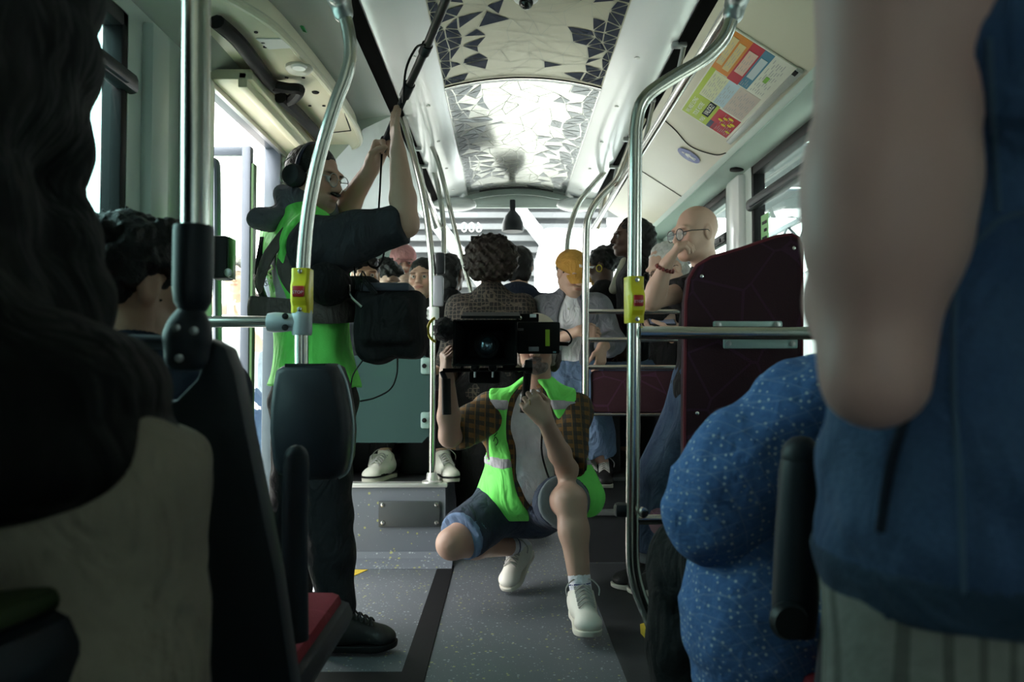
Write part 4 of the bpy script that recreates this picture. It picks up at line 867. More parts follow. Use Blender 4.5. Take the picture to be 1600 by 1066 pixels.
B().tube([PZ(520, 207, 2.099), PZ(548, 204, 2.099)], .003, 6).tube([PZ(548, 204, 2.099), PZ(538, 176, 2.099)], .003, 6).build('cover_joint', MATS['rubber_black'], cv)
es = B().rbox((-.83, 2.98, 2.195), (.02, .05, .004), .001, Matrix.Rotation(.3, 3, 'Y')).build('exit_sticker', M('exit_green', (.02, .35, .10), .5)); tag(es, 'tiny green exit sticker on the panel above the door cover', 'sticker')
p_ = P(473, 57, 2.9); es.location = (p_.x, 2.9, 2.215)
po = thing('poster', 'coloured timetable poster in frame on the right side panel', 'poster', onR(3.23, .5))
PY0, PY1, PT0, PT1 = 3.72, 2.84, .13, .88
def pq(u, v, d): return onR(PY0+(PY1-PY0)*u, PT0+(PT1-PT0)*v, d)
def prect(b, u0, v0, u1, v1, d, th=.001): b.add([pq(u0, v0, d), pq(u1, v0, d), pq(u1, v1, d), pq(u0, v1, d), pq(u0, v0, d+th), pq(u1, v0, d+th), pq(u1, v1, d+th), pq(u0, v1, d+th)], [(0, 3, 2, 1), (4, 5, 6, 7), (0, 1, 5, 4), (1, 2, 6, 5), (2, 3, 7, 6), (3, 0, 4, 7)]); return b
bd = prect(B(), -.01, -.02, 1.01, 1.02, .002, .006).build('board', M('poster_white', (.72, .73, .62), .35), po, smooth=False)
prect(B(), -.02, 1.0, 1.02, 1.1, .003, .016).build('bottom_ledge', M('ledge_grey', (.42, .44, .41), .4, .3), po, bevel=.003); prect(B(), .98, .99, 1.015, 1.05, .018, .006).build('ledge_clip', MATS['rubber_black'], po)
for nm, colr, rects_ in (('green_field', (.38, .50, .02), [(0, 0, .29, .52), (.29, 0, .62, .09)]), ('red_field', (.45, .012, .03), [(0, .60, .27, .96), (.60, .30, 1., .50), (.1, .52, .27, .6)]), ('navy_field', (.012, .03, .09), [(0, .52, .10, .66)]), ('yellow_field', (.62, .64, .40), [(.30, .1, .60, .36)]), ('blue_field', (.42, .56, .62), [(.30, .36, .60, .56)]), ('pink_field', (.55, .46, .40), [(.29, .56, .60, .94)]), ('orange_field', (.60, .20, .01), [(.61, .0, 1., .30)]), ('teal_field', (.05, .20, .30), [(.61, .50, 1., .66)]), ('pale_field', (.64, .46, .36), [(.70, .325, .93, .475)]), ('pale_field', (.62, .50, .22), [(.68, .02, .96, .12), (.66, .15, .94, .26)]), ('pale_field', (.50, .58, .60), [(.72, .525, .93, .635)])):
    for r in rects_: prect(B(), *r, .008 if nm != 'pale_field' else .0095).build(nm, M(nm+str(int(colr[0]*1000)), colr, .45, 0, .05), bd, smooth=False)
nP = (onR(3., .5, 1.)-onR(3., .5, 0.)).normalized(); RT = frame(Vector((0, -1, 0)), onR(3., 0., 0.)-onR(3., 1., 0.))
W_ = M('poster_letter', (.85, .87, .75), .5)
text('poster_text', 'VALABLE LONG', .030, pq(.135, .10, .0105), RT, W_, bd, .0003, .2, sx=.9); text('poster_text', 'TOUS VOTRE', .030, pq(.135, .24, .0105), RT, W_, bd, .0003, .2, sx=.9); text('poster_text', 'MAIS', .030, pq(.05, .40, .0105), RT, W_, bd, .0003, .2, sx=.9)
prect(B(), .105, .33, .29, .46, .0095).build('word_box', MATS['print_navy'], bd, smooth=False); text('poster_text', 'VALIDEZ!', .034, pq(.198, .395, .011), RT, W_, bd, .0003, .15, sx=.92)
tx = B(); rnd = random.Random(5)
for u0, v0, u1, v1 in ((.31, .12, .58, .34), (.31, .38, .58, .54), (.31, .60, .58, .9), (.02, .68, .26, .94), (.62, .70, .98, .9), (.72, .34, .9, .46), (.7, .03, .94, .11), (.68, .16, .92, .25), (.62, .52, .71, .64)):
    v = v0
    while v < v1:
        u = u0+rnd.uniform(0, .03)
        while u < u1-.03: w = rnd.uniform(.02, .06); prect(tx, u, v, min(u1, u+w), v+.008, .0105, .0003); u += w+rnd.uniform(.015, .06)
        v += .033
tx.build('fine_print', M('print_grey', (.35, .36, .36), .5), bd, smooth=False)['kind'] = 'stuff'
for u, v in ((.17, .66), (.21, .72), (.24, .80), (.13, .76), (.16, .85), (.19, .88), (.08, .9)): B().lathe([(.012, 0), (.012, .001)], pq(u, v, .0105), 10, RT).build('price_dot', M('dot_yellow', (.65, .55, .02), .5), bd)
prect(B(), .76, .76, .82, .82, .0105).build('green_logo', M('logo_green', (.2, .45, .05), .5), bd, smooth=False)
# blue round mandatory sticker
stp = onR(PXX(1077, 257, .98).y, .62, .004); nrmR = nP
sk_ = thing('round_sticker', 'round blue sticker with white standing figure on right panel', 'sticker', stp)
B().lathe([(.068, 0), (.068, .001)], stp, 32, RT).build('disc', M('sticker_blue', (.01, .04, .30), .4), sk_)
fg = B().ball(stp+RT @ Vector((-.002, .034, .0015)), (.010, .010, .001), 12, RT)
for a, b, r in (((0, .022), (.004, -.012), .012), ((-.002, -.01), (-.012, -.042), .007), ((.004, -.01), (.012, -.042), .007), ((-.008, .018), (-.024, -.006), .0045), ((.008, .018), (.024, -.004), .0045)): fg.tube([stp+RT @ Vector((a[0], a[1], .0012)), stp+RT @ Vector((b[0], b[1], .0012))], r, 8, ell=(.1, tuple(RT @ Vector((0, 0, 1)))))
fg.build('figure', MATS['white_paint'], sk_)
q_ = Vector((1.19, PXX(1151, 250, 1.19).y, 1.992)); ls = thing('ceiling_speaker', 'small dark oval vent above the window pillar', 'vent', q_); B().lathe([(.035, .004), (.035, -.006), (.026, -.008)], q_, 20).build('ring', MATS['rubber_black'], ls); B().lathe([(.024, 0), (.020, -.005)], q_, 16).build('grille', MATS['steel_dull'], ls)
# ---------------------------------------------------------------- outside: depot yard
M('yard', (.22, .22, .21), .9, 0, .12, .8); M('roof_steel', (.04, .055, .065), .6, .2, .1, 2.); M('truss', (.12, .15, .17), .5, .3); M('depot_grey', (.42, .42, .40), .8); M('facade', (.10, .105, .11), .8, 0, .08, 2.); M('bus_white', (.72, .76, .78), .35); M('glass_dark', (.02, .03, .035), .1)
gd = struct(B().box((-60, -40, -.42), (40, 60, -.35)).build('floor_yard', MATS['yard'], smooth=False))
dp = thing('depot_roof', 'steel depot roof with trusses seen through the right windows', 'roof', (9, 6, -.35))
for i in range(9): B().box((2.6, -13+i*4.2, 5.6), (20, -13+i*4.2+3.85, 5.66)).build('roof_panel', MATS['roof_steel'], dp, smooth=False)
for i in range(12): B().box((2.6, -12+i*2.4, 5.25), (20, -12+i*2.4+.16, 5.42)).build('purlin', MATS['truss'], dp, smooth=False)
for x in (4.6, 8.5, 13.):
    b = B().box((x, -14, 4.6), (x+.14, 26, 4.74)).box((x, -14, 5.2), (x+.14, 26, 5.34))
    b.build('truss_chord', MATS['truss'], dp, smooth=False)
    for i in range(20): B().tube([(x+.07, -13+i*2, 4.7), (x+.07, -12+i*2, 5.25), (x+.07, -11+i*2, 4.7)], .05, 6).build('truss_brace', MATS['truss'], dp)
for y in (-10, -2, 7, 15, 23): B().box((19.5, y, -.35), (19.8, y+.3, 5.6)).build('column', MATS['truss'], dp, smooth=False); B().box((8.5, y, -.35), (8.64, y+.14, 4.7)).build('column', MATS['truss'], dp, smooth=False)
dw = B().box((20, -14, -.35), (20.3, 26, 5.6)).build('depot_wall', MATS['depot_grey'], smooth=False); tag(dw, 'grey depot wall far beyond the right windows', 'wall')
def bus(label, x0, x1, y0, y1, h=2.75):
    t = thing('parked_bus', label, 'bus', ((x0+x1)/2, (y0+y1)/2, -.35)); z = -.35
    B().rbox(((x0+x1)/2, (y0+y1)/2, z+.3+h/2), (x1-x0, y1-y0, h), .18, seg=3).build('body', MATS['bus_white'], t)
    n = 6
    for i in range(n):
        for x in (x0-.004, x1+.004): B().box((x-.006, y0+.4+i*(y1-y0-.8)/n, z+1.35), (x+.006, y0+.3+(i+1)*(y1-y0-.8)/n, z+2.35)).build('side_window', MATS['glass_dark'], t, smooth=False)
    B().box((x0+.15, y0-.008, z+1.2), (x1-.15, y0+.004, z+2.6)).build('windscreen', MATS['glass_dark'], t, smooth=False)
    for y in (y0+1.6, y1-1.8):
        for x in (x0+.12, x1-.12): B().lathe([(.2, -.12), (.45, -.12), (.48, -.08), (.48, .08), (.45, .12), (.2, .12)], (x, y, z+.48), 24, Matrix.Rotation(PI/2, 3, 'Y')).build('wheel', MATS['rubber_black'], t)
    return t
bus('white bus parked outside beyond the right windows', 5.2, 7.6, 4.0, 15.)
bus('white bus parked outside the near left window', -5.6, -3.1, -7.2, 1.2)
# rear building with louvred facade and diagonal struts
rb = thing('rear_building', 'pale louvred building with white diagonal struts behind rear window', 'building', (0, 17, -.35))
B().box((-2.9, 17.2, -.35), (2.2, 20, 7.)).build('facade_wall', MATS['facade'], rb, smooth=False)
for i in range(26): B().box((-2.9, 17.02, .2+i*.25), (2.2, 17.2, .32+i*.25)).build('louvre', M('louvre', (.17, .175, .18), .7), rb, smooth=False)
for x in (-3.2, -1.2, .8): B().tube([(x-2.2, 16.8, 6.5), (x+2.4, 16.8, .6)], .14, 8).build('strut', MATS['bus_white'], rb)
vn = thing('white_van', 'white box van standing behind the rear window right', 'van', (1.3, 11.5, -.35))
B().rbox((1.25, 12.2, 1.5), (1.5, 3.2, 2.7), .06).build('box_body', MATS['bus_white'], vn); B().rbox((1.25, 10.2, .75), (1.6, 1.2, 1.3), .25, seg=3).build('cab', MATS['bus_white'], vn)
for y in (10.1, 13.1):
    for x in (.55, 1.95): B().lathe([(.15, -.1), (.3, -.1), (.33, -.06), (.33, .06), (.3, .1), (.15, .1)], (x, y, -.02), 20, Matrix.Rotation(PI/2, 3, 'Y')).build('wheel', MATS['rubber_black'], vn)
bx = B().rbox((P(763, 372, 6.1).x, 6.12, P(763, 395, 6.1).z), (56/204, .05, 54/204), .006).build('display_panel', MATS['black_plastic']); tag(bx, 'black flat panel at rear window behind the afro hair', 'panel')
# low house and hedge beyond the door
hs = thing('low_house', 'pale low house with brown roof outside the open door', 'house', (-18, 26, -.35))
B().box((-24, 24, -.35), (-9, 29, 2.0)).build('wall', M('house_cream', (.7, .62, .52), .8), hs, smooth=False); B().prism([(23.4, 2.0), (29.6, 2.0), (26.5, 3.4)], lambda a, b: Vector((-24.4, a, b)), lambda a, b: Vector((-8.6, a, b))).build('roof', M('roof_tile', (.40, .28, .24), .8), hs, smooth=False)
for x in (-21, -17, -13): B().box((x, 23.97, .6), (x+1.2, 24.02, 1.6)).build('window', MATS['glass_dark'], hs, smooth=False)

fb = thing('light_blocker', 'grey building added ahead of the bus front to block light', 'building', (0, -9, -.35))  # unseen building added to keep light from the windshield off the foreground
B().box((-14, -10, -.35), (9, -8, 6.5)).build('wall', MATS['depot_grey'], fb, smooth=False)
for x in (-11, -6.5, -2, 2.5): B().box((x, -8.02, -.3), (x+3.4, -7.96, 4.2)).build('blocker_door', MATS['truss'], fb, smooth=False)
# ---------------------------------------------------------------- skins and cloths
for n, c in (('skin_pale', (.52, .335, .255)), ('skin_cam', (.42, .265, .20)), ('skin_mid', (.50, .31, .23)), ('skin_tan', (.40, .23, .155)), ('skin_dark', (.10, .052, .035)), ('skin_arm', (.66, .385, .355))): M(n, c, .48, 0, .06, 14., bump=.04, bs=260, attr=True)
for n, c in (('hair_black', (.006, .005, .005)), ('hair_brown', (.018, .011, .008)), ('hair_white', (.55, .55, .54)), ('hair_blond', (.35, .17, .06))): M(n, c, .5, 0, .4, 60., bump=.5, bs=180, spec=.35)
for n, c in (('c_black', (.008, .008, .009)), ('c_navy', (.012, .018, .035)), ('c_charcoal', (.028, .029, .035)), ('c_grey', (.16, .165, .19)), ('c_hood', (.11, .11, .135)), ('c_beige', (.25, .21, .165)), ('c_white', (.74, .74, .80)), ('c_pink', (.55, .25, .25)), ('c_mustard', (.44, .235, .05)), ('c_bluegrey', (.20, .26, .30)), ('c_band', (.42, .42, .46)), ('c_strap', (.10, .085, .08)), ('c_trouser', (.016, .016, .020)), ('c_teal', (.03, .045, .05))): M(n, c, .85, 0, .18, 25., bump=.22, bs=190, spec=.25, fold=.5)
M('hi_vis', (.19, .86, .15), .6, 0, .05, 12., bump=.1, bs=160, spec=.3, fold=.45, fs=10.); M('leather_white', (.70, .69, .62), .45, 0, .05, 15., bump=.06, bs=150); M('sole_white', (.62, .60, .52), .6); M('shoe_black', (.012, .012, .013), .5, 0, .2, 20., bump=.1, bs=120); M('lace_white', (.40, .40, .38), .8); M('lace_black', (.015, .015, .015), .8)
M('puffer', (.003, .003, .0035), .75, 0, .3, 20., bump=.15, bs=60, spec=.15, fold=.4)
Mstripe('plaid', (.17, .085, .016), [((1, 0, 0), 26., .5, (.010, .020, .022), .75), ((0, .25, 1), 26., .5, (.010, .020, .022), .75), ((1, 0, 0), 26., .12, (.30, .15, .02), .5)])
Mstripe('pinstripe', (.30, .30, .28), [((1, .4, 0), 70., .3, (.12, .12, .11), .8)])
def Mdenim(name, c, hi):
    m, nt, b = newmat(name); co = coords(nt)
    n = nd(nt, 'TexNoise'); n.inputs['Scale'].default_value = 7.; n.inputs['Detail'].default_value = 6; lk(nt, co, n.inputs['Vector'])
    w = nd(nt, 'TexNoise'); w.inputs['Scale'].default_value = 260.; lk(nt, co, w.inputs['Vector'])
    r = nd(nt, 'ValToRGB'); r.color_ramp.elements[0].position = .3; r.color_ramp.elements[1].position = .75; lk(nt, n.outputs[0], r.inputs[0])
    c0 = mixc(nt, r.outputs[0], c, hi); c0 = mixc(nt, mth(nt, 'MULTIPLY', w.outputs[0], .5), c0, tuple(x*.45 for x in c))
    lk(nt, c0, b.inputs['Base Color']); b.inputs['Roughness'].default_value = .9; addbump(nt, b, w.outputs[0], .3); foldbump(nt, b, .55, 11.); MATS[name] = m
Mdenim('denim_dark', (.014, .022, .045), (.03, .05, .09)); Mdenim('denim_mid', (.02, .045, .095), (.05, .10, .17)); Mdenim('denim_light', (.10, .17, .30), (.20, .30, .46)); Mdenim('denim_jacket', (.034, .080, .20), (.09, .165, .31))
m, nt, b = newmat('tweed'); co = coords(nt)
cur = (.085, .185, .43)
n = nd(nt, 'TexNoise'); n.inputs['Scale'].default_value = 90.; n.inputs['Detail'].default_value = 5; lk(nt, co, n.inputs['Vector']); cur = mixc(nt, mth(nt, 'MULTIPLY', n.outputs[0], .8), cur, (.035, .08, .22))
for ax in ((.75, .5, .45), (-.45, -.3, .85)):
    dp = nd(nt, 'VectorMath', operation='DOT_PRODUCT'); lk(nt, co, dp.inputs[0]); dp.inputs[1].default_value = ax
    f = mth(nt, 'LESS_THAN', mth(nt, 'FRACT', mth(nt, 'MULTIPLY', dp.outputs['Value'], 50.)), .09); cur = mixc(nt, mth(nt, 'MULTIPLY', mth(nt, 'MULTIPLY', f, n.outputs[0]), .30), cur, (.40, .46, .55))
v = nd(nt, 'TexVoronoi'); v.inputs['Scale'].default_value = 85.; v.inputs['Randomness'].default_value = .45; lk(nt, co, v.inputs['Vector'])
cur = mixc(nt, mth(nt, 'MULTIPLY', mth(nt, 'LESS_THAN', v.outputs['Distance'], .22), .65), cur, (.55, .60, .64))
lk(nt, cur, b.inputs['Base Color']); b.inputs['Roughness'].default_value = .95; addbump(nt, b, n.outputs[0], .5); MATS['tweed'] = m
m, nt, b = newmat('lattice'); co = coords(nt); v = nd(nt, 'TexVoronoi', feature='DISTANCE_TO_EDGE'); v.inputs['Scale'].default_value = 46.; v.inputs['Randomness'].default_value = .3; lk(nt, co, v.inputs['Vector'])
lk(nt, mixc(nt, mth(nt, 'LESS_THAN', v.outputs['Distance'], .085), (.010, .009, .009), (.085, .065, .052)), b.inputs['Base Color']); b.inputs['Roughness'].default_value = .85; MATS['lattice'] = m
def plug(prims, cuts): return dict(prims=prims, cut=cuts)
# ---------------------------------------------------------------- sound man with boom pole
J = dict(hd=P(491, 281, 2.83), hf=yv(112, -8), bf=yv(62), nk=P(474, 338, 2.86), ch=P(482, 450, 2.86), pv=P(492, 605, 2.86), z0=(0, 0, 0), hs=(1., 1., 1.),
    shR=P(496, 376, 2.70), shL=P(450, 366, 3.02), elR=P(634, 350, 2.64), elL=P(528, 345, 3.0), wrR=P(622, 240, 2.67), wrL=P(581, 262, 2.86),
    hiR=P(508, 625, 2.78), hiL=P(470, 625, 2.92), knR=P(512, 800, 2.76), knL=P(455, 800, 2.95), anR=P(527, 969, 2.74), anL=P(462, 940, 2.98), ftR=yv(86), ftL=yv(60))
s3 = Person('man in lime vest and headphones holding a boom pole overhead by the door', J, 1.03)
mustache = [((0, .1, -.049), (.03, .03, .007), (.12, .1, .09), .6), ((0, .07, -.085), (.055, .05, .022), (.38, .33, .3), .9)]
hw, hl = s3.J['wrR'], s3.J['wrL']
s3.body(MATS['skin_mid'], hands={'R': dict(d=V(P(614, 165, 2.69))-hw, pn=(.8, .3, .2), curl=(.06, .1, .12, .15), thumb=(.3, .1), spread=.02), 'L': dict(d=V(P(598, 226, 2.84))-hl, pn=(.75, -.45, .3), curl=(1.2, 1.2, 1.2, 1.2), thumb=(1., .6))},
    fine=[(hw-V(.09, .09, .03), hw+V(.09, .09, .21)), (hl-V(.09, .09, .04), hl+V(.12, .09, .14))], paint=head_paint(s3.J['hd'], s3.HR, 1., lips=(.72, .42, .40), brow=(.15, .12, .1), beard=mustache))
s3.eyes(); s3.glasses(MATS['steel_dull'], .0235, .0016)
s3.hair([((0, -.02, .038), (.079, .098, .09)), ((0, .115, .0), (.07, .055, .075), .02, True), ((0, .06, -.09), (.1, .1, .07), .02, True)], MATS['hair_black'], .0015, 200, .005)
s3.hair([((0, .099, -.048), (.032, .012, .0065), .01)], MATS['hair_black'], .0015, 300, .003, 'moustache')
P3_shr = s3.J['shR']
s3.top(MATS['c_charcoal'], .5, .014, .009, -.02, .007, 44., 'hoodie', R=.495, L=.5, extra=[Cap(P3_shr+V(.02, 0, -.05), lerp(P3_shr, V(P(634, 350, 2.64)), .55)-V(0, 0, .012), .085, .058, .05)])
nk = s3.J['nk']; bk = -s3.f
ncol = [Cap(nk+s3.r*.07*math.cos(a)+s3.f*(.078*math.sin(a)+.01)+V(0, 0, .045-.02*math.sin(a)), nk+s3.r*.07*math.cos(a+.8)+s3.f*(.078*math.sin(a+.8)+.01)+V(0, 0, .045-.02*math.sin(a+.8)), .032, k=.03) for a in np.arange(0, 6.2, .8)]
s3.wear('hood', ncol+[Ell(nk+bk*.095-V(.0, 0, .012), (.075, .075, .036), None, .04), Ell(nk+bk*.15+V(0, 0, -.03), (.05, .055, .034), None, .04)], MATS['c_hood'], .0, .008, lambda x, y, z: .006*fsin(x, y, z, 40.))
vest = s3.torso()[:3]+[Cap(s3.J['pv']-V(0, 0, .02), s3.J['pv']+V(0, 0, .05), .135, .13, .05, .85, s3.f)]+s3.torso()[3:]; P3 = s3.J
sh_cut = [Half(lerp(P3['ch'], P3['shR'], 1.)-s3.r*.015+V(0, 0, .02), s3.r, .2), Half(P3['shL']-s3.r*.045, -s3.r, .17), Half(V(0, 0, P(500, 604, 2.8)[2]), (0, 0, -1))]
wv = lambda x, y, z: .005*fsin(x, y, z*.7, 30.)
s3.wear('hi_vis_vest', vest, MATS['hi_vis'], .032, .009, wv, sh_cut)
zz = P(540, 480, 2.75)[2]
s3.wear('reflective_band', vest, MATS['c_band'], .0345, .009, wv, [Half((0, 0, zz+.024), (0, 0, 1)), Half((0, 0, zz-.024), (0, 0, -1))])
q = P3['ch']+bk*.12+s3.r*.075+V(0, 0, .05); s3.wear('reflective_band', vest, MATS['c_band'], .0345, .009, wv, [Half((0, 0, 1.42), (0, 0, 1)), Half((0, 0, zz-.02), (0, 0, -1)), Half(q+s3.r*.035, s3.r), Half(q-s3.r*.03, -s3.r), Half(P3['ch'], s3.f)])
s3.pants(MATS['c_trouser'], .985, .012, .011, .1, .006, 40., wide=.012)
s3.shoes(MATS['shoe_black'], MATS['rubber_black'], MATS['lace_black'], 1.02)
# drop picture points onto a finished mesh
from mathutils.bvhtree import BVHTree
def bvh_of(root, nm):
    o = [c for c in root.children if c.name.startswith(nm)][0]; bs = Vector(parent_loc(root))
    return BVHTree.FromPolygons([v.co+bs for v in o.data.vertices], [p.vertices[:] for p in o.data.polygons])
def drop(bv, a, b, off=.002):
    d = (P(a, b, 1.)-Vector((0, 0, CZ))).normalized(); h = bv.ray_cast(Vector((0, 0, CZ)), d); return None if h[0] is None else h[0]-d*off
def patch(bv, corners, name, mat, par, n=8, off=.003):
    rows = []
    for i in range(n+1):
        l = lerp(V(corners[0]), V(corners[3]), i/n); r = lerp(V(corners[1]), V(corners[2]), i/n); row = [drop(bv, *lerp(l, r, k/4), off) for k in range(5)]
        if all(q is not None for q in row): rows.append(row)
    return B().strip(rows).build(name, mat, par, sharp=80) if len(rows) > 1 else None
bv3 = bvh_of(s3.root, 'hi_vis_vest')
bq = patch(bv3, [(416, 398), (431, 398), (430, 450), (414, 450)], 'vest_badge', MATS['c_black'], s3.root)
if bq is not None:
    w_ = [drop(bv3, a, b, .006) for a, b in ((424, 402), (420, 410), (427, 418), (420, 426), (424, 434))]; w_ = [q for q in w_ if q is not None]
    if len(w_) > 2: B().tube(curve(w_, 5), .005, 8).build('wave_mark', M('badge_lime', (.35, .75, .15), .6), bq)
    c_ = drop(bv3, 422, 443, .006)
    if c_ is not None: text('badge_letters', 'SOS', .03, c_, frame((.85, -.5, 0), (0, 0, 1)), MATS['c_white'], bq, .001)
patch(bv3, [(524, 500), (548, 496), (552, 515), (528, 519)], 'pocket_flap', MATS['hi_vis'], s3.root, off=.008)
# harness
hb = B(); cw = P3['ch']
for pts in ([nk+s3.r*.10+V(0, 0, .03), cw+bk*.16+s3.r*.12+V(0, 0, .10), cw+bk*.18+s3.r*.03+V(0, 0, -.0), cw+bk*.17-s3.r*.06+V(0, 0, .02)],
            [P3['shR']+V(0, 0, .055)+bk*.03, cw+s3.r*.15+bk*.12+V(0, 0, .06), cw+s3.r*.185+bk*.04-V(0, 0, .06), cw+s3.r*.16+s3.f*.12-V(0, 0, .07)]):
    hb.tube(curve(pts, 6), .030, 10, ell=(.25, tuple(V(pts[1])-cw)))
hs_ = hb.build('harness_strap', MATS['c_strap'], s3.root)
B().tube(curve([cw+bk*.18+V(0, 0, -.07)-s3.r*.10, cw+bk*.19+s3.r*.05-V(0, 0, .08), cw+s3.r*.19-V(0, 0, .10), cw+s3.r*.15+s3.f*.13-V(0, 0, .09), cw+s3.f*.20-V(0, 0, .09)], 6), .040, 10, ell=(.22, tuple(bk+s3.r*.6))).build('waist_belt', MATS['c_strap'], s3.root)
B().tube(curve([P(412, 372, 2.9), P(404, 420, 2.88), P(408, 455, 2.88), P(425, 492, 2.88)], 5), .014, 8).build('side_strap', MATS['c_charcoal'], s3.root)
sdf_obj('chest_rig', [RB(cw+s3.f*.17+s3.r*.07+V(0, 0, -.03), (.07, .08, .07), None, .03), Ell(P(508, 440, 2.66), (.06, .08, .07), None, .06), Ell(P(520, 445, 2.70), (.06, .08, .06), None, .06)], MATS['c_black'], s3.root, h=.009)
B().tube([P(516, 448, 2.62), P(498, 462, 2.62)], .012, 8).build('strap_tag', M('tag_orange', (.35, .10, .06), .6), s3.root)
# headphones
hh = thing('headphones', 'dark over-ear headphones on the man with the boom pole', 'headphones', s3.H(0, 0, .1))
arc = [s3.H(.088*math.cos(a), -.015, .012+.118*math.sin(a)) for a in np.linspace(0.05, PI-.05, 18)]
B().tube(arc, .009, 10, ell=(.55, tuple(s3.HR[:, 0]))).build('headband', M('hp_blue', (.02, .025, .05), .35), hh)
for q in (-1, 1):
    c = s3.H(q*.096, -.012, -.008); RR = frame(Vector(s3.HR[:, 1]), Vector(s3.HR[:, 2])); RR = frame(Vector(s3.HR[:, 2]), Vector(s3.HR[:, 1]*(1 if q < 0 else -1)))
    B().lathe([(.02, .030), (.034, .026), (.040, .016), (.041, 0), (.036, -.012)], c, 24, RR).build('ear_cup', MATS['black_plastic'], hh)
    B().lathe([(.028, -.010), (.036, -.014), (.036, -.022), (.02, -.024)], c, 20, RR).build('ear_cushion', MATS['rubber_black'], hh)
B().tube(curve([s3.H(.10, -.03, .06), s3.H(.115, -.05, .03), s3.H(.11, -.06, -.02), s3.H(.10, -.045, -.04)], 5), .002, 6).build('yoke_wire', MATS['steel_dull'], hh)
# boom pole held overhead
bp = thing('boom_pole', 'dark telescopic boom pole held up by man in lime vest', 'boom pole', P(598, 231, 2.84))
pa, pb, pc, pd = P(597, 232, 2.85), P(632, 150, 2.66), P(668, 70, 2.45), P(715, -45, 2.1)
B().tube([pa, pb], .0125, 14).build('pole', MATS['c_charcoal'], bp); B().tube([pb, pc, pd, P(760, -160, 1.85)], .0142, 14).build('upper_section', M('pole_brown', (.05, .042, .042), .35, .3), bp)
for t0, t1, a, b_ in ((.0, .25, pb, pc), (.85, 1., pb, pc)): B().tube([lerp(a, b_, t0), lerp(a, b_, t1)], .0185, 14).build('locking_collar', MATS['black_plastic'], bp)
B().tube([pa, lerp(pa, pb, .18)], .019, 14).ball(pa, .019, 12).build('end_knob', MATS['black_plastic'], bp)
B().tube(curve([P(630, 160, 2.66), P(634, 110, 2.55), P(650, 75, 2.48), P(664, 70, 2.43)], 5), .004, 6).build('cable', MATS['rubber_black'], bp)
cb = B().tube(curve([P(597, 235, 2.84), P(594, 290, 2.82), P(592, 345, 2.78), P(600, 392, 2.72), P(590, 418, 2.7), P(574, 410, 2.7), P(580, 385, 2.7), P(592, 375, 2.72)], 6), .0038, 6).tube(curve([P(560, 385, 2.7), P(554, 410, 2.68), P(557, 440, 2.66), P(575, 452, 2.66)], 5), .003, 6).build('audio_cable', MATS['rubber_black']); tag(cb, 'black audio cable looping from boom pole to sound bag', 'cable')
# sound bag
sb = thing('sound_bag', 'black padded sound recorder bag hanging in front of the lime vest', 'bag', P(612, 562, 2.72))
sdf_obj('bag', [RB(P(612, 508, 2.74), (.115, .10, .115), None, .03), RB(P(603, 500, 2.63), (.085, .02, .08), None, .02, .02), Ell(P(590, 560, 2.70), (.05, .06, .02))], MATS['c_black'], sb, h=.01, disp=lambda x, y, z: .004*fsin(x, y, z, 45.))
B().rbox(P(606, 452, 2.72), (.17, .17, .03), .012).build('top_flap', M('flap_blue', (.035, .036, .055), .7), sb)
wb = B()
for k in range(4): wb.tube(curve([P(556+k*3, 452+k, 2.64), P(560+k*3, 436-(k % 3)*6, 2.62), P(572+k*3, 446, 2.62), P(580+k*3, 458, 2.62)], 4), .0026, 6)
wb.build('plug_leads', MATS['rubber_black'], sb)['kind'] = 'stuff'
B().tube(curve([P(566, 480, 2.60), P(548, 462, 2.62), P(545, 446, 2.66)], 5), .005, 8).build('carabiner', MATS['steel'], sb)
hc_ = B().tube(curve([P(621, 558, 2.7), P(620, 585, 2.68), P(610, 608, 2.68), P(585, 622, 2.68), P(563, 627, 2.7)], 6), .003, 6).tube(curve([P(568, 562, 2.66), P(552, 585, 2.64), P(548, 606, 2.64)], 5), .0026, 6).build('hanging_lead', MATS['rubber_black']); tag(hc_, 'thin black lead hanging below the sound bag', 'cable')
# ---------------------------------------------------------------- camera operator, squatting
J = dict(hd=P(838, 540, 3.27), hf=yv(186, -4), bf=yv(180), nk=P(842, 618, 3.33), ch=P(828, 690, 3.40), pv=P(815, 785, 3.50), z0=(0, 0, 0), hs=(1., 1., 1.), belly=(.13, 0, 0),
    shR=P(770, 645, 3.33), shL=P(894, 645, 3.33), elR=P(703, 682, 3.08), elL=P(886, 735, 3.10), wrR=P(698, 592, 2.95), wrL=P(852, 657, 2.885),
    hiR=P(785, 790, 3.47), hiL=P(846, 790, 3.47), knR=P(706, 850, 3.2), knL=P(891, 782, 3.03), anL=P(908, 928, 2.96), anR=(.06, 3.55, .178), ftL=yv(176), ftR=yv(205, -26))
s4 = Person('squatting camera operator in open lime vest, plaid shirt and denim shorts', J, 1.0); J4 = s4.J
h1, h2 = J4['wrR'], J4['wrL']
gp = [((0, .085, -.075), (.06, .05, .03), (.55, .5, .48), .7), ((0, .1, -.05), (.034, .03, .009), (.45, .42, .4), .6)]
s4.body(MATS['skin_cam'], hands={'R': dict(d=V(P(696, 552, 2.93))-h1, pn=(.85, .35, .0), curl=(.9, .9, .9, .9), thumb=(.7, .2)), 'L': dict(d=V(P(824, 622, 2.87))-h2, pn=(.05, 1, .0), curl=(.95, 1.0, 1.05, 1.1), thumb=(.9, .9), side=-1)},
    fine=[(h1-V(.07, .08, .03), h1+V(.1, .08, .18)), (h2-V(.13, .1, .05), h2+V(.07, .08, .14))], paint=head_paint(J4['hd'], s4.HR, 1., beard=gp, extra=[]))
s4.eyes()
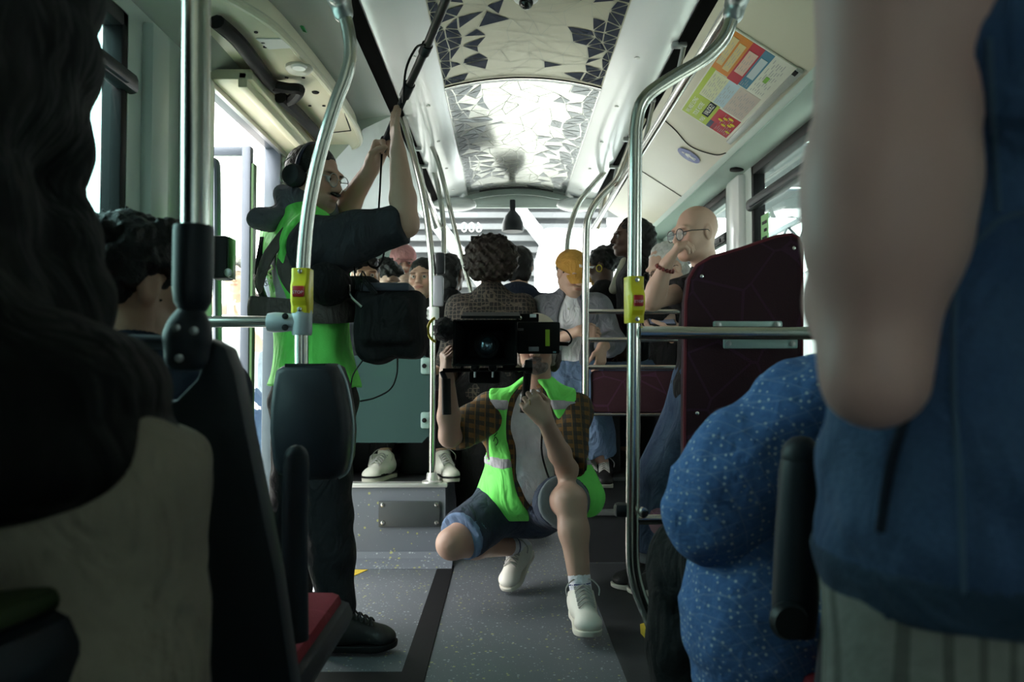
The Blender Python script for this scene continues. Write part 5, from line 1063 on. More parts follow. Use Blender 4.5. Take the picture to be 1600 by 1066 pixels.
s4.hair([((0, .062, -.085), (.054, .042, .03)), ((0, .096, -.05), (.03, .012, .008), .02), ((-.065, .0, -.04), (.018, .03, .045), .03), ((.065, .0, -.04), (.018, .03, .045), .03)], M('beard_grey', (.16, .13, .12), .7, 0, .4, 90., bump=.4, bs=200), .003, 150, .005, 'beard')
s4.hair([((0, -.03, .0), (.082, .09, .08)), ((0, .1, .0), (.075, .08, .09), .02, True), ((.07, -.04, -.06), (.03, .05, .05)), ((-.07, -.04, -.06), (.03, .05, .05))], MATS['hair_brown'], .004, 120, .006)
cp = [((0, -.012, .055), (.084, .105, .078))]
s4.hair(cp, M('cap_cream', (.50, .44, .36), .8), 0, 1, .006, 'cap', [Half(s4.H(0, 0, .03), -s4.HR[:, 2])])
s4.hair([((0, -.012, .055), (.0855, .1065, .0795))], M('cap_brown', (.13, .022, .012), .8), 0, 1, .006, 'cap_band', [Half(s4.H(0, 0, .045), -s4.HR[:, 2]), Half(s4.H(0, 0, .095), s4.HR[:, 2])])
s4.top(MATS['c_white'], .3, .012, .01, -.06, .006, 30., 't_shirt')
fr_ = V(P(838, 700, 3.0)); op1 = Ell((P(838, 720, 3.25)[0], 3.16, .62), (.098, .21, .34), np.stack([nrm((1, 0, .14)), V(0., 1, 0), nrm((-.14, 0, 1))], 1), .01, True); op2 = Ell((P(838, 720, 3.25)[0], 3.16, .62), (.118, .22, .38), np.stack([nrm((1, 0, .14)), V(0., 1, 0), nrm((-.14, 0, 1))], 1), .01, True)
s4.top(MATS['plaid'], .5, .024, .009, -.03, .007, 36., 'plaid_shirt', cut=[op1], R=.47, L=.47)
ob = s4.torso(); vcut = [op2, Half(J4['shR']+s4.r*.012, s4.r, .2), Half(J4['shL']-s4.r*.012, -s4.r, .2)]
vest4 = ob+[Cap(P(885, 720, 3.38), P(912, 775, 3.33), .05, .055, .05)]
wv4 = lambda x, y, z: .006*fsin(x, y, z, 28.)
hemv = Half(J4['pv']+V(0, 0, .01), nrm(J4['pv']-J4['ch']))
s4.wear('hi_vis_vest', vest4, MATS['hi_vis'], .036, .009, wv4, vcut+[hemv])
for py, w in ((634, .020), (727, .022)):
    z_ = P(880, py, 3.2)[2]; s4.wear('reflective_band', vest4, MATS['c_band'], .0385, .009, wv4, vcut+[Half((0, 0, z_+w), (0, 0, 1)), Half((0, 0, z_-w), (0, 0, -1))])
B().tube(curve([P(851, 640, 3.18), P(846, 700, 3.16), P(855, 740, 3.15), P(868, 770, 3.16)], 5), .004, 6).build('vest_binding', MATS['c_black'], s4.root)
ink = B(); bv4 = bvh_of(s4.root, 'hi_vis_vest')
for pts in (((771, 690), (774, 683), (778, 690), (775, 696)), ((772, 682), (777, 676)), ((773, 672), (778, 668), (774, 664))): ink.tube(curve([drop(bv4, a, b, .001) or P(a, b, 3.25) for a, b in pts], 4), .0016, 5)
ink.build('ink_marking', MATS['c_black'], s4.root)['kind'] = 'stuff'
# shorts with turned-up cuffs
s4.pants(MATS['denim_dark'], .42, .022, .011, .1, .006, 30., 'denim_shorts', .02, L=.40, R=.40)
for q in 'LR':
    a, b_ = J4['hi'+q], J4['kn'+q]; c0, c1 = lerp(a, b_, .70), lerp(a, b_, .84); ax_ = nrm(b_-a)
    s4.wear('shorts_cuff', [Cap(lerp(a, b_, .6), lerp(a, b_, .95), .098, .093, .01)], MATS['denim_light'] if 'cuffm' in MATS else M('cuffm', (.13, .16, .175), .9, 0, .15, 40., bump=.2, bs=200), .008, .009, lambda x, y, z: .003*fsin(x, y, z, 40.), [Half(c0, -ax_), Half(c1, ax_)])
for q, t in (('L', .70), ('R', .74)):
    a, b_ = J4['kn'+q], J4['an'+q]; ax_ = nrm(b_-a); s4.wear('sock', [Cap(lerp(a, b_, .6), lerp(b_, b_+(b_-a), .05), .043, .041, .01)], MATS['c_white'], .0, .008, None, [Half(lerp(a, b_, t+.08), -ax_)])
    s4.wear('sock_stripe', [Cap(lerp(a, b_, .85), lerp(a, b_, .97), .0425, .042, .01)], M('stripe_navy', (.03, .04, .16), .8), .0015, .006, None, [Half(lerp(a, b_, .885), -ax_), Half(lerp(a, b_, .91), ax_)])
s4.shoes(MATS['leather_white'], MATS['sole_white'], MATS['lace_white'], 1.04, which='L'); s4.shoes(MATS['leather_white'], MATS['sole_white'], MATS['lace_white'], .98, which='R')
B().tube([Vector(P(827, 629, 2.868))+Vector((.002, .011*math.cos(a), .011*math.sin(a))) for a in np.linspace(0, 2*PI, 14, endpoint=False)], .0018, 6, closed=True).build('ring', M('gold', (.8, .6, .25), .25, 1.), s4.root)
# cinema camera
cc = thing('cinema_camera', 'black cinema camera with matte box and side monitor held by squatting operator', 'camera', P(758, 585, 2.95))
def bx2(name, x0, y0, x1, y1, d, dep, mat, par, r=.004): p0, p1 = P(x0, y0, d), P(x1, y1, d); c = (p0+p1)/2; return B().rbox((c.x, d+dep/2, c.z), (abs(p1.x-p0.x), dep, abs(p0.z-p1.z)), r).build(name, MATS[mat] if isinstance(mat, str) else mat, par)
M('cam_black', (.004, .004, .0045), .7, 0, .2, 30., spec=.2)
p0, p1 = P(708, 500, 2.78), P(808, 572, 2.78); cx, cz = (p0.x+p1.x)/2, (p0.z+p1.z)/2; hw_, hh_ = (p1.x-p0.x)/2, (p0.z-p1.z)/2
mb = B(); rings = []
for y, sx in ((2.92, .62), (2.78, 1.0), (2.775, 1.0), (2.775, .93), (2.90, .55)): rings.append([(cx+hw_*sx*a, y, cz+hh_*sx*b) for a, b in ((-1, -1), (1, -1), (1, 1), (-1, 1))])
mb.add([v for r in rings for v in r], [(i*4+k, i*4+(k+1) % 4, (i+1)*4+(k+1) % 4, (i+1)*4+k) for i in range(4) for k in range(4)]); mb.build('matte_box', MATS['cam_black'], cc, smooth=False)
p = P(722, 486, 2.72); p2 = P(812, 500, 2.78); B().box((p.x, 2.66, p.z-.016), (p2.x, 2.9, p.z-.006), Matrix.Rotation(.12, 3, 'X')).build('top_flag', MATS['cam_black'], cc, smooth=False)
bx2('filter_tray', 716, 506, 800, 566, 2.885, .02, 'cam_black', cc)
RX = Matrix.Rotation(PI/2, 3, 'X'); lc = P(761, 541, 2.86)
B().lathe([(.050, -.16), (.050, .0), (.044, .012), (.036, .014), (.034, .002)], lc, 28, RX).build('lens_barrel', MATS['cam_black'], cc)
B().ball(lc+Vector((0, .004, 0)), (.035, .022, .035), 24).build('front_glass', M('lens_blue', (.10, .15, .19), .02, .7, .05, 5., coat=1.), cc)
bx2('camera_body', 735, 500, 806, 570, 3.0, .16, 'cam_black', cc, .012)
mo = bx2('side_monitor', 808, 503, 875, 553, 2.86, .03, 'cam_black', cc, .006)
bx2('yellow_tape', 852, 515, 859, 541, 2.858, .003, M('tape_lime', (.35, .55, .02), .5), mo, .001); bx2('label_plate', 826, 542, 842, 549, 2.858, .003, M('plate_grey', (.25, .26, .27), .4), mo, .001); bx2('label_plate', 809, 513, 818, 517, 2.858, .003, M('plate_dim', (.10, .09, .09), .4), mo, .001)
bx2('corner_mark', 864, 549, 869, 552, 2.858, .003, M('mark_teal', (.10, .22, .24), .4), mo, .001)
bx2('monitor_mount', 806, 490, 842, 503, 2.9, .05, 'cam_black', cc); bx2('mount_tag', 828, 491, 838, 496, 2.885, .01, MATS['white_paint'], cc, .001)
B().ball(P(813, 497, 2.89), .007, 10).build('mount_screw', MATS['steel'], cc)
B().tube([P(692, 579, 2.86), P(832, 577, 2.86)], .0075, 12).build('cross_rod', MATS['cam_black'], cc)
for x in (742, 770): B().tube([P(x, 578, 2.78), P(x, 576, 3.15)], .0075, 10).build('rail_rod', MATS['cam_black'], cc); B().rbox(P(x, 572, 2.84), (.03, .04, .035), .006).build('rod_clamp', MATS['black_plastic'], cc); B().tube([P(x, 590, 2.83), P(x, 580, 2.83)], .004, 8).build('clamp_lever', MATS['steel_dull'], cc)
bx2('base_plate', 732, 580, 782, 600, 2.9, .18, 'cam_black', cc, .01); bx2('focus_motor', 785, 570, 806, 582, 2.86, .05, 'cam_black', cc)
for pts, r in (([P(697, 592, 2.86), P(698, 648, 2.86)], .0165), ([P(825, 572, 2.885), P(823, 600, 2.915), P(818, 645, 2.92)], .0145)): B().tube(pts, r, 14).build('hand_grip', MATS['rubber_black'], cc)
B().tube([P(690, 580, 2.86), P(697, 596, 2.86)], .010, 10).build('grip_joint', MATS['black_plastic'], cc); B().rbox(P(826, 573, 2.87), (.028, .03, .05), .006).build('grip_joint', MATS['black_plastic'], cc)
B().tube(curve([P(875, 514, 2.87), P(886, 518, 2.87), P(893, 530, 2.87), P(888, 538, 2.87), P(876, 537, 2.87)], 6), .0032, 8).build('cable', MATS['rubber_black'], cc); B().tube([P(888, 538, 2.87), P(874, 537, 2.87)], .007, 10).build('plug', MATS['cam_black'], cc); B().rbox(P(876, 544, 2.87), (.012, .02, .018), .004).build('port', MATS['steel_dull'], cc)
mc = thing('furry_microphone', 'round grey furry microphone with yellow rim left of matte box', 'microphone', P(695, 535, 2.9))
sdf_obj('fur_cover', [Ell(P(695, 515, 2.9), (.042, .05, .045))], M('fur_grey', (.035, .036, .042), .95, 0, .4, 120., bump=.8, bs=160), mc, h=.0035, disp=lambda x, y, z: .003*fsin(x, y, z, 230.)+.002*fsin(x, y, z, 420., 1.))
B().tube([P(693, 515, 2.9)+Vector((-.016+.0*a, .02, 0))+Vector((.043*math.cos(a), .0, .047*math.sin(a))) for a in np.linspace(PI*.62, PI*1.4, 14)], .005, 8).build('yellow_rim', MATS['stop_yellow'], mc)
# ---------------------------------------------------------------- foreground people
# puffer jacket, near left
J = dict(hd=(-.60, .80, 1.66), hf=yv(75), bf=yv(80), nk=(-.60, .76, 1.50), ch=(-.60, .75, 1.22), pv=(-.65, .74, .90), z0=(0, 0, .28), hs=(1., 1., 1.),
    shR=(-.585, .60, 1.40), shL=(-.585, .92, 1.40), elR=(-.59, .58, 1.12), elL=(-.58, .95, 1.12), wrR=(-.49, .68, .96), wrL=(-.50, .88, .98),
    hiR=(-.61, .67, .845), hiL=(-.61, .82, .845), knR=P(192, 780, .74), knL=(-.42, .93, .84), anR=(-.335, .745, .38), anL=(-.42, .93, .38), ftR=yv(80), ftL=yv(80))
s1 = Person('seated person in black puffer jacket and beige trousers, left foreground', J, .95)
s1.body(MATS['skin_tan'], h=.016, hf=.008)
s1.eyes(); s1.hair([((0, -.02, .04), (.082, .1, .09)), ((0, .115, -.0), (.07, .06, .08), .02, True)], MATS['hair_black'], .004, 100, .008)
def baffle(x, y, z): return -.012*np.abs(np.sin(z*34.+.5*np.sin(x*9)))+.006+.004*fsin(x, y, z, 30.)
pr = s1.torso()+s1.arm('L', .97)+s1.arm('R', .97)+[Ell(P(98, 650, .74), (.035, .10, .055), None, .07), Ell((-.64, .75, 1.02), (.12, .17, .16), None, .08), Ell(P(60, 720, .74), (.06, .12, .05), None, .06)]
s1.wear('puffer_jacket', pr, MATS['puffer'], .04, .01, baffle, [Half((-.42, 0, .835), (.12, 0, -1), None, .05)])
s1.pants(MATS['c_beige'], .96, .011, .009, .06, .006, 44., wide=.006); s1.shoes(MATS['shoe_black'], MATS['rubber_black'], MATS['lace_black'])
pod = struct(B().box((XL, .36, 0), (-.20, 1.06, .28)).build('trim_15', MATS['dark_vinyl'], smooth=False))
# curly boy
J = sitp(P(218, 452, 1.42), 0, .505, 0, 1.35, 46, -4); J.update(elR=V(J['shR'])+V(-.02, .05, -.2), wrR=V(J['pv'])+V(.0, .25, .05), knR=V(J['knR'])-V(.06, 0, 0), anR=V(J['anR'])-V(.06, 0, 0))
s2 = Person('boy with curly black hair seated facing away on the left dark seat', J, .72); s2.J['hs'] = V(.98, .98, .98); s2.hs = .98
s2.body(MATS['skin_tan'], h=.015, hf=.005); s2.eyes()
s2.hair([((0, -.02, .045), (.094, .112, .098)), ((0, .05, .085), (.07, .06, .045)), ((0, .105, -.015), (.068, .065, .07), .02, True), ((.09, .02, -.04), (.03, .05, .05), .02, True), ((-.09, .02, -.04), (.03, .05, .05), .02, True)], MATS['hair_black'], .011, 95, .0055)
s2.top(MATS['c_navy'], .45, hem=-.05); s2.pants(MATS['denim_dark']); s2.shoes(MATS['leather_white'], MATS['sole_white'])
# tweed jacket woman
J = dict(hd=(.615, 1.36, 1.135), hf=yv(0), bf=yv(-12), nk=(.62, 1.33, .99), ch=(.60, 1.33, .82), pv=(.63, 1.30, .60), z0=(0, 0, 0), hs=(.95,)*3,
    shL=P(1228, 640, 1.28), shR=(.80, 1.36, .92), elL=P(1120, 795, 1.33), elR=(.86, 1.45, .70), wrL=(.50, 1.62, .74), wrR=(.70, 1.66, .72),
    hiL=(.55, 1.33, .595), hiR=(.70, 1.33, .595), knL=(.385, 1.68, .57), knR=(.70, 1.74, .57), anL=(.375, 1.66, .1), anR=(.70, 1.74, .1))
s16 = Person('seated woman in blue flecked tweed jacket seen from behind, right foreground', J, .93)
s16.body(MATS['skin_pale'], h=.016, hf=.008); s16.hair([((0, -.03, .03), (.085, .1, .1)), ((0, -.07, -.06), (.08, .05, .11)), ((0, .11, .0), (.07, .07, .09), .02, True)], MATS['hair_blond'], .005, 110, .007)
fold16 = lambda x, y, z: .007*fsin(x, y, z*.8, 26., .4)+.003*fsin(x, y, z, 70., 2.)+.007*np.maximum(0, np.sin(z*42.+x*25.))*(z < .80)
tw = s16.torso()+s16.arm('R', .96)+[Ell(P(1185, 900, 1.36), (.085, .11, .12), None, .07), Ell(P(1172, 960, 1.36), (.095, .12, .10), None, .07), Ell(P(1190, 1050, 1.38), (.11, .13, .12), None, .07)]
s16.wear('tweed_jacket', tw, MATS['tweed'], .012, .0075, fold16, [Half((0, 0, .42), (0, 0, -1))])
slv = [Cap(s16.J['shL']+V(.03, 0, .0), lerp(s16.J['shL'], s16.J['elL'], .6), .072, .078, .05), Cap(lerp(s16.J['shL'], s16.J['elL'], .5), s16.J['elL'], .078, .078, .05), Cap(s16.J['elL'], lerp(s16.J['elL'], s16.J['wrL'], .9), .076, .055, .05), Cap(P(1250, 640, 1.27), P(1300, 625, 1.26), .058, .065, .05)]
s16.wear('sleeve', slv, MATS['tweed'], .006, .0075, fold16)
s16.pants(MATS['c_black'], .98, .014, .011, wide=.02); s16.shoes(MATS['shoe_black'], MATS['rubber_black'])
# denim vest and bare arm, near right
J = dict(hd=(.50, .74, 1.58), hf=yv(-20), bf=yv(-15), nk=(.49, .70, 1.42), ch=(.475, .70, 1.16), pv=(.47, .70, .84), z0=(0, 0, 0), hs=(1., 1., 1.),
    shL=P(1418, -150, .56), shR=(.66, .72, 1.32), elL=P(1366, 588, .57), elR=(.72, .70, 1.05), wrL=P(1352, 330, .70), wrR=(.66, .86, .95),
    hiL=(.40, .70, .82), hiR=(.55, .70, .82), knL=(.39, .70, .45), knR=(.56, .70, .45), anL=(.39, .70, .098), anR=(.56, .70, .098))
s17 = Person('standing person with bare arm in blue denim vest, right foreground edge', J, 1.03)
s17_arm = s17.arm
def thin_arm(q, fr=1., g=0.):
    if q == 'R': return s17_arm(q, fr, g)
    sh, el, wr = s17.J['shL'], s17.J['elL'], s17.J['wrL']; return [Cap(sh, lerp(sh, el, .7), .058, .052, .03), Cap(lerp(sh, el, .6), el+V(0, 0, .0), .053, .031, .03), Cap(el, lerp(el, wr, .4), .03, .046, .03), Cap(lerp(el, wr, .4), wr, .046, .028, .02)]
s17.arm = thin_arm
hq_ = s17.J['wrL']; s17.body(MATS['skin_arm'], h=.012, hands={'L': dict(d=(.25, .3, 1), pn=(.5, -.5, 0), curl=(.9,)*4)}, fine=[(V(.2, .45, .85), V(.36, .68, 1.3))], hf=.006)
s17.eyes(); s17.hair([((0, -.02, .04), (.082, .1, .09)), ((0, -.06, -.06), (.08, .06, .1)), ((0, .115, -.0), (.07, .06, .08), .02, True)], MATS['hair_brown'], .004, 100, .008)
dv = s17.torso()[:4]+[s17.torso()[5], Ell((.415, .67, .89), (.112, .13, .13), None, .08), Cap((.36, .64, .90), (.42, .66, 1.15), .05, .05, .06)]
dd = lambda x, y, z: .007*fsin(x, y, z, 24.)+.004*np.sin(z*75+x*40+2*np.sin(y*20))*np.clip((.98-z)*6, 0, 1)
s17.wear('denim_vest', dv, MATS['denim_jacket'], .018, .009, dd, [Half((0, 0, .775), (0, 0, -1)), Half((.372, .6, 1.36), (-1, -.1, .45), .30)])
s17.wear('vest_waistband', dv, MATS['denim_mid'], .022, .009, dd, [Half((0, 0, .77), (0, 0, -1)), Half((0, 0, .815), (0, 0, 1))])
bv = bvh_of(s17.root, 'denim_vest')
def ondrape(pts, off=.001, n=6):
    out = []
    for a, b in curve([(x, y, 0) for x, y in pts], n) and [(v.x, v.y) for v in curve([(x, y, 0) for x, y in pts], n)]:
        d = (P(a, b, 1.)-Vector((0, 0, CZ))).normalized(); h = bv.ray_cast(Vector((0, 0, CZ)), d)
        if h[0] is not None: out.append(h[0]-d*off)
    return out
for pts, r in (([(1545, 60), (1552, 200), (1560, 330)], .0022), ([(1560, 345), (1520, 385), (1495, 430), (1490, 600), (1500, 760), (1506, 930)], .0022), ([(1432, 600), (1412, 660), (1390, 740), (1376, 830)], .0042), ([(1560, 345), (1590, 335), (1620, 330)], .0022)):
    q = ondrape(pts)
    if len(q) > 3: B().tube(q, r, 6).build('seam_or_gap', M('seam_blue', (.07, .12, .20), .9) if r < .004 else MATS['c_navy'], s17.root)  # thick navy line paints the shaded pocket gap, thin ones are seams
s17.wear('skirt', [s17.torso()[0], s17.torso()[2]]+s17.leg('L', .75, 0, .03)+s17.leg('R', .75, 0, .03)+[Cap((.47, .70, .80), (.47, .70, .40), .15, .20, .06, .8, s17.f)], MATS['pinstripe'], .012, .012, lambda x, y, z: .006*fsin(x, y, z*.3, 30.), [Half((0, 0, .83), (0, 0, 1)), Half((0, 0, .32), (0, 0, -1))])
s17.shoes(MATS['leather_white'], MATS['sole_white'])
# ---------------------------------------------------------------- passengers behind
def cap_hat(p, mat, brim=.09, name='cap', tilt=0.):
    c = p.hair([((0, -.008, .045), (.091, .114, .093))], mat, 0, 1, .006, name, [Half(p.H(0, 0, .018), -p.HR[:, 2]-p.HR[:, 1]*.12)])
    rows = []
    for i, t in enumerate(np.linspace(0, 1, 5)): rows.append([p.H(.086*(1-.12*t*t)*math.sin(a), .05+.048*math.cos(a)+brim*t*math.cos(a*.85), (.028-.020*t)-.045*(math.sin(a)**2)*(.5+t*.3)) for a in np.linspace(-1.25, 1.25, 13)])
    b = B().strip(rows).strip([[Vector(q_)-Vector(p.HR[:, 2])*.005 for q_ in r] for r in rows]); b.build('brim', mat, p.root, sharp=60)
    B().ball(p.H(0, -.008, .134), .007, 8).build('button', mat, p.root); return c
SH = [((0, -.02, .042), (.082, .102, .092)), ((0, .112, -.012), (.068, .062, .075), .02, True)]
# girl in black beside the pole
J = sitp(P(660, 436, 4.5), 180, .81, .39, 1.52, 188, 2); J.update(anR=V(P(602, 719, 4.22)), anL=V(P(692, 719, 4.2)), knR=(P(600, 640, 4.3)), knL=P(690, 640, 4.3), ftR=yv(200), ftL=yv(160))
s5 = Person('smiling girl in black sweater with tied back hair behind glass screen', J, .88)
s5.body(MATS['skin_mid'], h=.014, hf=.0034, hp=dict(jaw=.88), paint=head_paint(V(J['hd']), s5.HR, s5.hs, lips=(.75, .45, .42), extra=[((0, .1, -.0625), (.016, .02, .002), (.3, .18, .18), .5), ((.02, .1, -.0585), (.010, .02, .0024), (.3, .18, .18), .5), ((-.02, .1, -.0585), (.010, .02, .0024), (.3, .18, .18), .5)])); s5.eyes()
s5.hair([((0, -.02, .04), (.080, .099, .092)), ((0, .118, -.015), (.066, .062, .087), .015, True), ((0, -.1, .02), (.045, .05, .06))], MATS['hair_black'], .002, 160, .005)
s5.top(MATS['c_black'], .96, hem=-.05, h=.013); s5.pants(MATS['c_black'], .9); s5.shoes(MATS['leather_white'], MATS['sole_white'], MATS['lace_white'], 1., trim=MATS['c_black'], collar=.03)
B().rbox(P(600, 640, 4.3), (.01, .01, .01), .002).build('charm', MATS['c_black'], s5.root)
# boy at far left
J = sitp(P(571, 432, 4.62), 178, .81, .39, 1.38, 165, -2); J['hs'] = (1.,)*3
s6 = Person('boy with dark fringe looking out beside the lime vest man', J, .88); s6.body(MATS['skin_tan'], h=.014, hf=.0038); s6.eyes(); s6.hair(SH+[((0, .05, .085), (.07, .06, .03)), ((.06, .06, .05), (.03, .04, .03))], MATS['hair_black'], .005, 120, .006); s6.top(MATS['c_charcoal'], .9, hem=-.05, h=.014); s6.pants(MATS['c_black'])
s6.shoes(MATS['leather_white'], MATS['sole_white'], None, 1., trim=MATS['c_black'])
J = sitp(P(603, 434, 5.2), 176, .81, .39, 1.5, 125, -32)
s7 = Person('bowed dark haired boy in grey top behind the fringe boy', J, .88); s7.body(MATS['skin_mid'], h=.015, hf=.005); s7.hair(SH+[((0, .04, .09), (.07, .07, .03))], MATS['hair_black'], .008, 110, .007); s7.top(MATS['c_bluegrey'], .9, hem=-.05, h=.015); s7.pants(MATS['denim_dark']); s7.shoes(MATS['shoe_black'], MATS['rubber_black'])
J = sitp(P(630, 412, 5.85), 178, .86, .39, 1.6, 165, -4)
J['hs'] = (1.08,)*3; s8 = Person('person in pink cap seated at the back left', J, .92); s8.body(MATS['skin_pale'], h=.015, hf=.0045, paint=head_paint(V(J['hd']), s8.HR, s8.hs)); s8.eyes(); s8.hair([((0, -.02, .03), (.079, .098, .075)), ((0, .112, -.012), (.068, .062, .075), .02, True)], MATS['hair_brown'], .003, 120, .007); cap_hat(s8, MATS['c_pink'], .07); s8.top(MATS['c_bluegrey'], .9, hem=-.05, h=.015); s8.pants(MATS['denim_mid']); s8.shoes(MATS['shoe_black'], MATS['rubber_black'])
J = sitp(P(706, 428, 5.2), 12, .81, .39, 1.6, 25, 0)
s18 = Person('dark haired person in dark top between the podium poles', J, .9); s18.body(MATS['skin_dark'], h=.016, hf=.006); s18.hair(SH+[((0, -.06, -.05), (.075, .05, .09))], MATS['hair_black'], .007, 90, .008); s18.top(MATS['c_black'], .9, hem=-.08, h=.016); s18.pants(MATS['c_black']); s18.shoes(MATS['shoe_black'], MATS['rubber_black'])
# afro woman and neighbour, backs to the camera
J = std(P(768, 415, 4.35), 2, 0.); s9 = Person('woman with round afro and patterned brown top seen from behind', J, 1.0)
s9.body(MATS['skin_dark'], h=.015, hf=.006); s9.hair([((0, -.02, .045), (.150, .14, .125), .03), ((0, -.06, -.02), (.135, .10, .085), .04), ((0, .15, -.03), (.09, .08, .1), .03, True)], MATS['hair_brown'], .012, 110, .006); s9.top(MATS['lattice'], .6, hem=-.1, h=.012); s9.pants(MATS['c_black'], wide=.03); s9.shoes(MATS['shoe_black'], MATS['rubber_black'])
s9.wear('long_skirt', [Cap(s9.J['pv'], s9.J['pv']-V(0, 0, .55), .17, .19, .05, .75, s9.f)], MATS['c_black'], .0, .014)
J = std(P(812, 418, 4.95), 8, 0.); s10 = Person('person in navy hooded top with short dark hair seen from behind', J, .95); s10.body(MATS['skin_mid'], h=.016, hf=.006)
s10.hair([((0, -.02, .035), (.09, .105, .1)), ((0, -.05, -.05), (.08, .05, .06)), ((0, .12, -.01), (.068, .06, .08), .02, True)], MATS['hair_black'], .004, 110, .007); s10.top(MATS['c_navy'], .95, hem=-.08, h=.015, extra=[Ell(s10.J['nk']-s10.f*.06, (.11, .07, .05), None, .04)]); s10.pants(MATS['c_black']); s10.shoes(MATS['shoe_black'], MATS['rubber_black'])
# boy in mustard cap
J = dict(hd=P(893, 428, 4.3), hf=yv(148, -22), bf=yv(172), nk=P(893, 462, 4.36), ch=P(895, 505, 4.37), pv=P(897, 575, 4.40), z0=(0, 0, .39), hs=(.96,)*3, shR=P(853, 482, 4.37), shL=P(935, 482, 4.37), elR=P(845, 540, 4.32), elL=P(958, 535, 4.32), wrR=P(905, 517, 4.16), wrL=P(940, 543, 4.14),
    hiR=P(882, 580, 4.38), hiL=P(912, 580, 4.38), knR=P(880, 640, 4.2), knL=P(925, 640, 4.2), anR=P(922, 728, 4.32), anL=P(943, 730, 4.30), ftL=yv(185), ftR=yv(180))
s11 = Person('boy in mustard cap, grey cardigan and white shirt with crossed arms', J, .88); hA, hB = s11.J['wrR'], s11.J['wrL']
s11.body(MATS['skin_pale'], h=.015, hf=.0042, hands={'R': dict(d=(1, .1, -.1), pn=(0, .8, -.3), curl=(.5,)*4), 'L': dict(d=(-.1, -.2, -1), pn=(-.5, .6, 0), curl=(.5,)*4)}, fine=[(hA-V(.04, .06, .07), hA+V(.15, .06, .06)), (hB-V(.07, .1, .18), hB+V(.06, .06, .03))])
s11.hair([((0, -.02, .03), (.079, .098, .075)), ((0, .112, -.012), (.068, .062, .075), .02, True)], MATS['hair_brown'], .003, 140, .006)
cap_hat(s11, MATS['c_mustard'], .085)
RC = Matrix((Vector(s11.HR[:, 0]), Vector(s11.HR[:, 2]), -Vector(s11.HR[:, 1]))).transposed()
text('cap_lettering', 'Vancouver', .023, s11.H(-.005, .109, .074), frame(-Vector(s11.HR[:, 0]), Vector(s11.HR[:, 2])-Vector(s11.HR[:, 1])*.45), MATS['c_white'], s11.root, .002, .3)
s11.top(MATS['c_white'], .3, .012, .011, -.05, .004, 34., 't_shirt')
fo = V(P(893, 520, 4.2)); s11.top(MATS['c_grey'], .9, .024, .010, -.09, .007, 34., 'cardigan', cut=[Ell((fo[0]+.0, 4.18, fo[2]), (.075, .17, .32), None, .01, True)], R=.9, L=.86)
s11.pants(MATS['denim_light'], .9, .014, .012, .06, .006, 30., wide=.035); s11.shoes(MATS['shoe_black'], MATS['sole_white'], MATS['lace_white'], .95)
B().ball(P(888, 483, 4.24), .006, 8).build('pendant', MATS['steel'], s11.root)
# women on the right podium
J = sitp(P(940, 415, 5.2), -12, .84, .39, 1.6, -70, -8); s12 = Person('woman with dark hair bun in dark top behind partition', J, .95); s12.body(MATS['skin_dark'], h=.016, hf=.005); s12.hair([((0, -.02, .035), (.09, .105, .1)), ((.02, -.1, .06), (.075, .075, .075), .03), ((0, .12, -.02), (.068, .06, .085), .02, True)], MATS['hair_black'], .008, 100, .007); s12.top(MATS['c_black'], .9, hem=-.05, h=.016); s12.pants(MATS['c_black']); s12.shoes(MATS['shoe_black'], MATS['rubber_black'])
B().tube([s12.H(-.09, .0, -.03)+s12.HR@V(0, .018*math.cos(a), .022*math.sin(a)) for a in np.linspace(0, 2*PI, 14, endpoint=False)], .003, 6, closed=True).build('hoop_earring', MATS['stop_yellow'], s12.root)
J = std(P(984, 372, 4.85), -92, .39, None, -96, 2); J['hs'] = (1.02,)*3; s13 = Person('woman with dark braids in black coat standing in profile behind right pole', J, .95); s13.body(MATS['skin_dark'], h=.015, hf=.0042, paint=head_paint(V(J['hd']), s13.HR, s13.hs, lips=(1.2, .8, .75))); s13.eyes()
s13.hair([((0, -.025, .04), (.084, .1, .09)), ((0, -.09, .02), (.08, .07, .085), .03), ((0, -.10, -.07), (.08, .06, .10), .04), ((0, .115, -.012), (.07, .06, .083), .02, True)], MATS['hair_black'], .006, 130, .006); s13.top(MATS['c_black'], .95, hem=-.2, h=.015, name='coat'); s13.pants(MATS['c_black']); s13.shoes(MATS['shoe_black'], MATS['rubber_black'])
s13.wear('scarf', [Cap(s13.J['nk']+s13.f*.08+V(0, 0, .0), s13.J['ch']+s13.f*.13, .028, .03, .02)], M('c_cream', (.55, .53, .42), .9), .0, .009)
# white haired man
J = sitp(P(1042, 420, 4.32), -48, .82, .39, 1.6, -112, -22); J.update(elL=P(1085, 510, 4.2), wrL=P(1050, 514, 4.13), elR=P(1050, 510, 4.42), wrR=P(1015, 512, 4.3), hs=(1.1,)*3); s14 = Person('white haired man with glasses looking down at a phone', J, .98); hz = s14.J['wrL']
s14.body(MATS['skin_pale'], h=.016, hf=.0046, hands={'L': dict(d=(-1, .1, -.1), pn=(.1, .3, 1), curl=(.5,)*4)}, fine=[(hz-V(.2, .07, .06), hz+V(.03, .07, .07))], paint=head_paint(V(J['hd']), s14.HR, s14.hs, brow=(1.1, 1.1, 1.1))); s14.eyes()
s14.hair([((0, -.03, .045), (.086, .1, .088)), ((0, .10, .0), (.075, .065, .085), .02, True), ((0, -.06, -.04), (.078, .05, .05))], MATS['hair_white'], .006, 110, .006); s14.glasses(MATS['rubber_black'], .022, .002); s14.top(MATS['c_black'], .9, hem=-.05, h=.013); s14.pants(MATS['denim_mid']); s14.shoes(MATS['shoe_black'], MATS['rubber_black'])
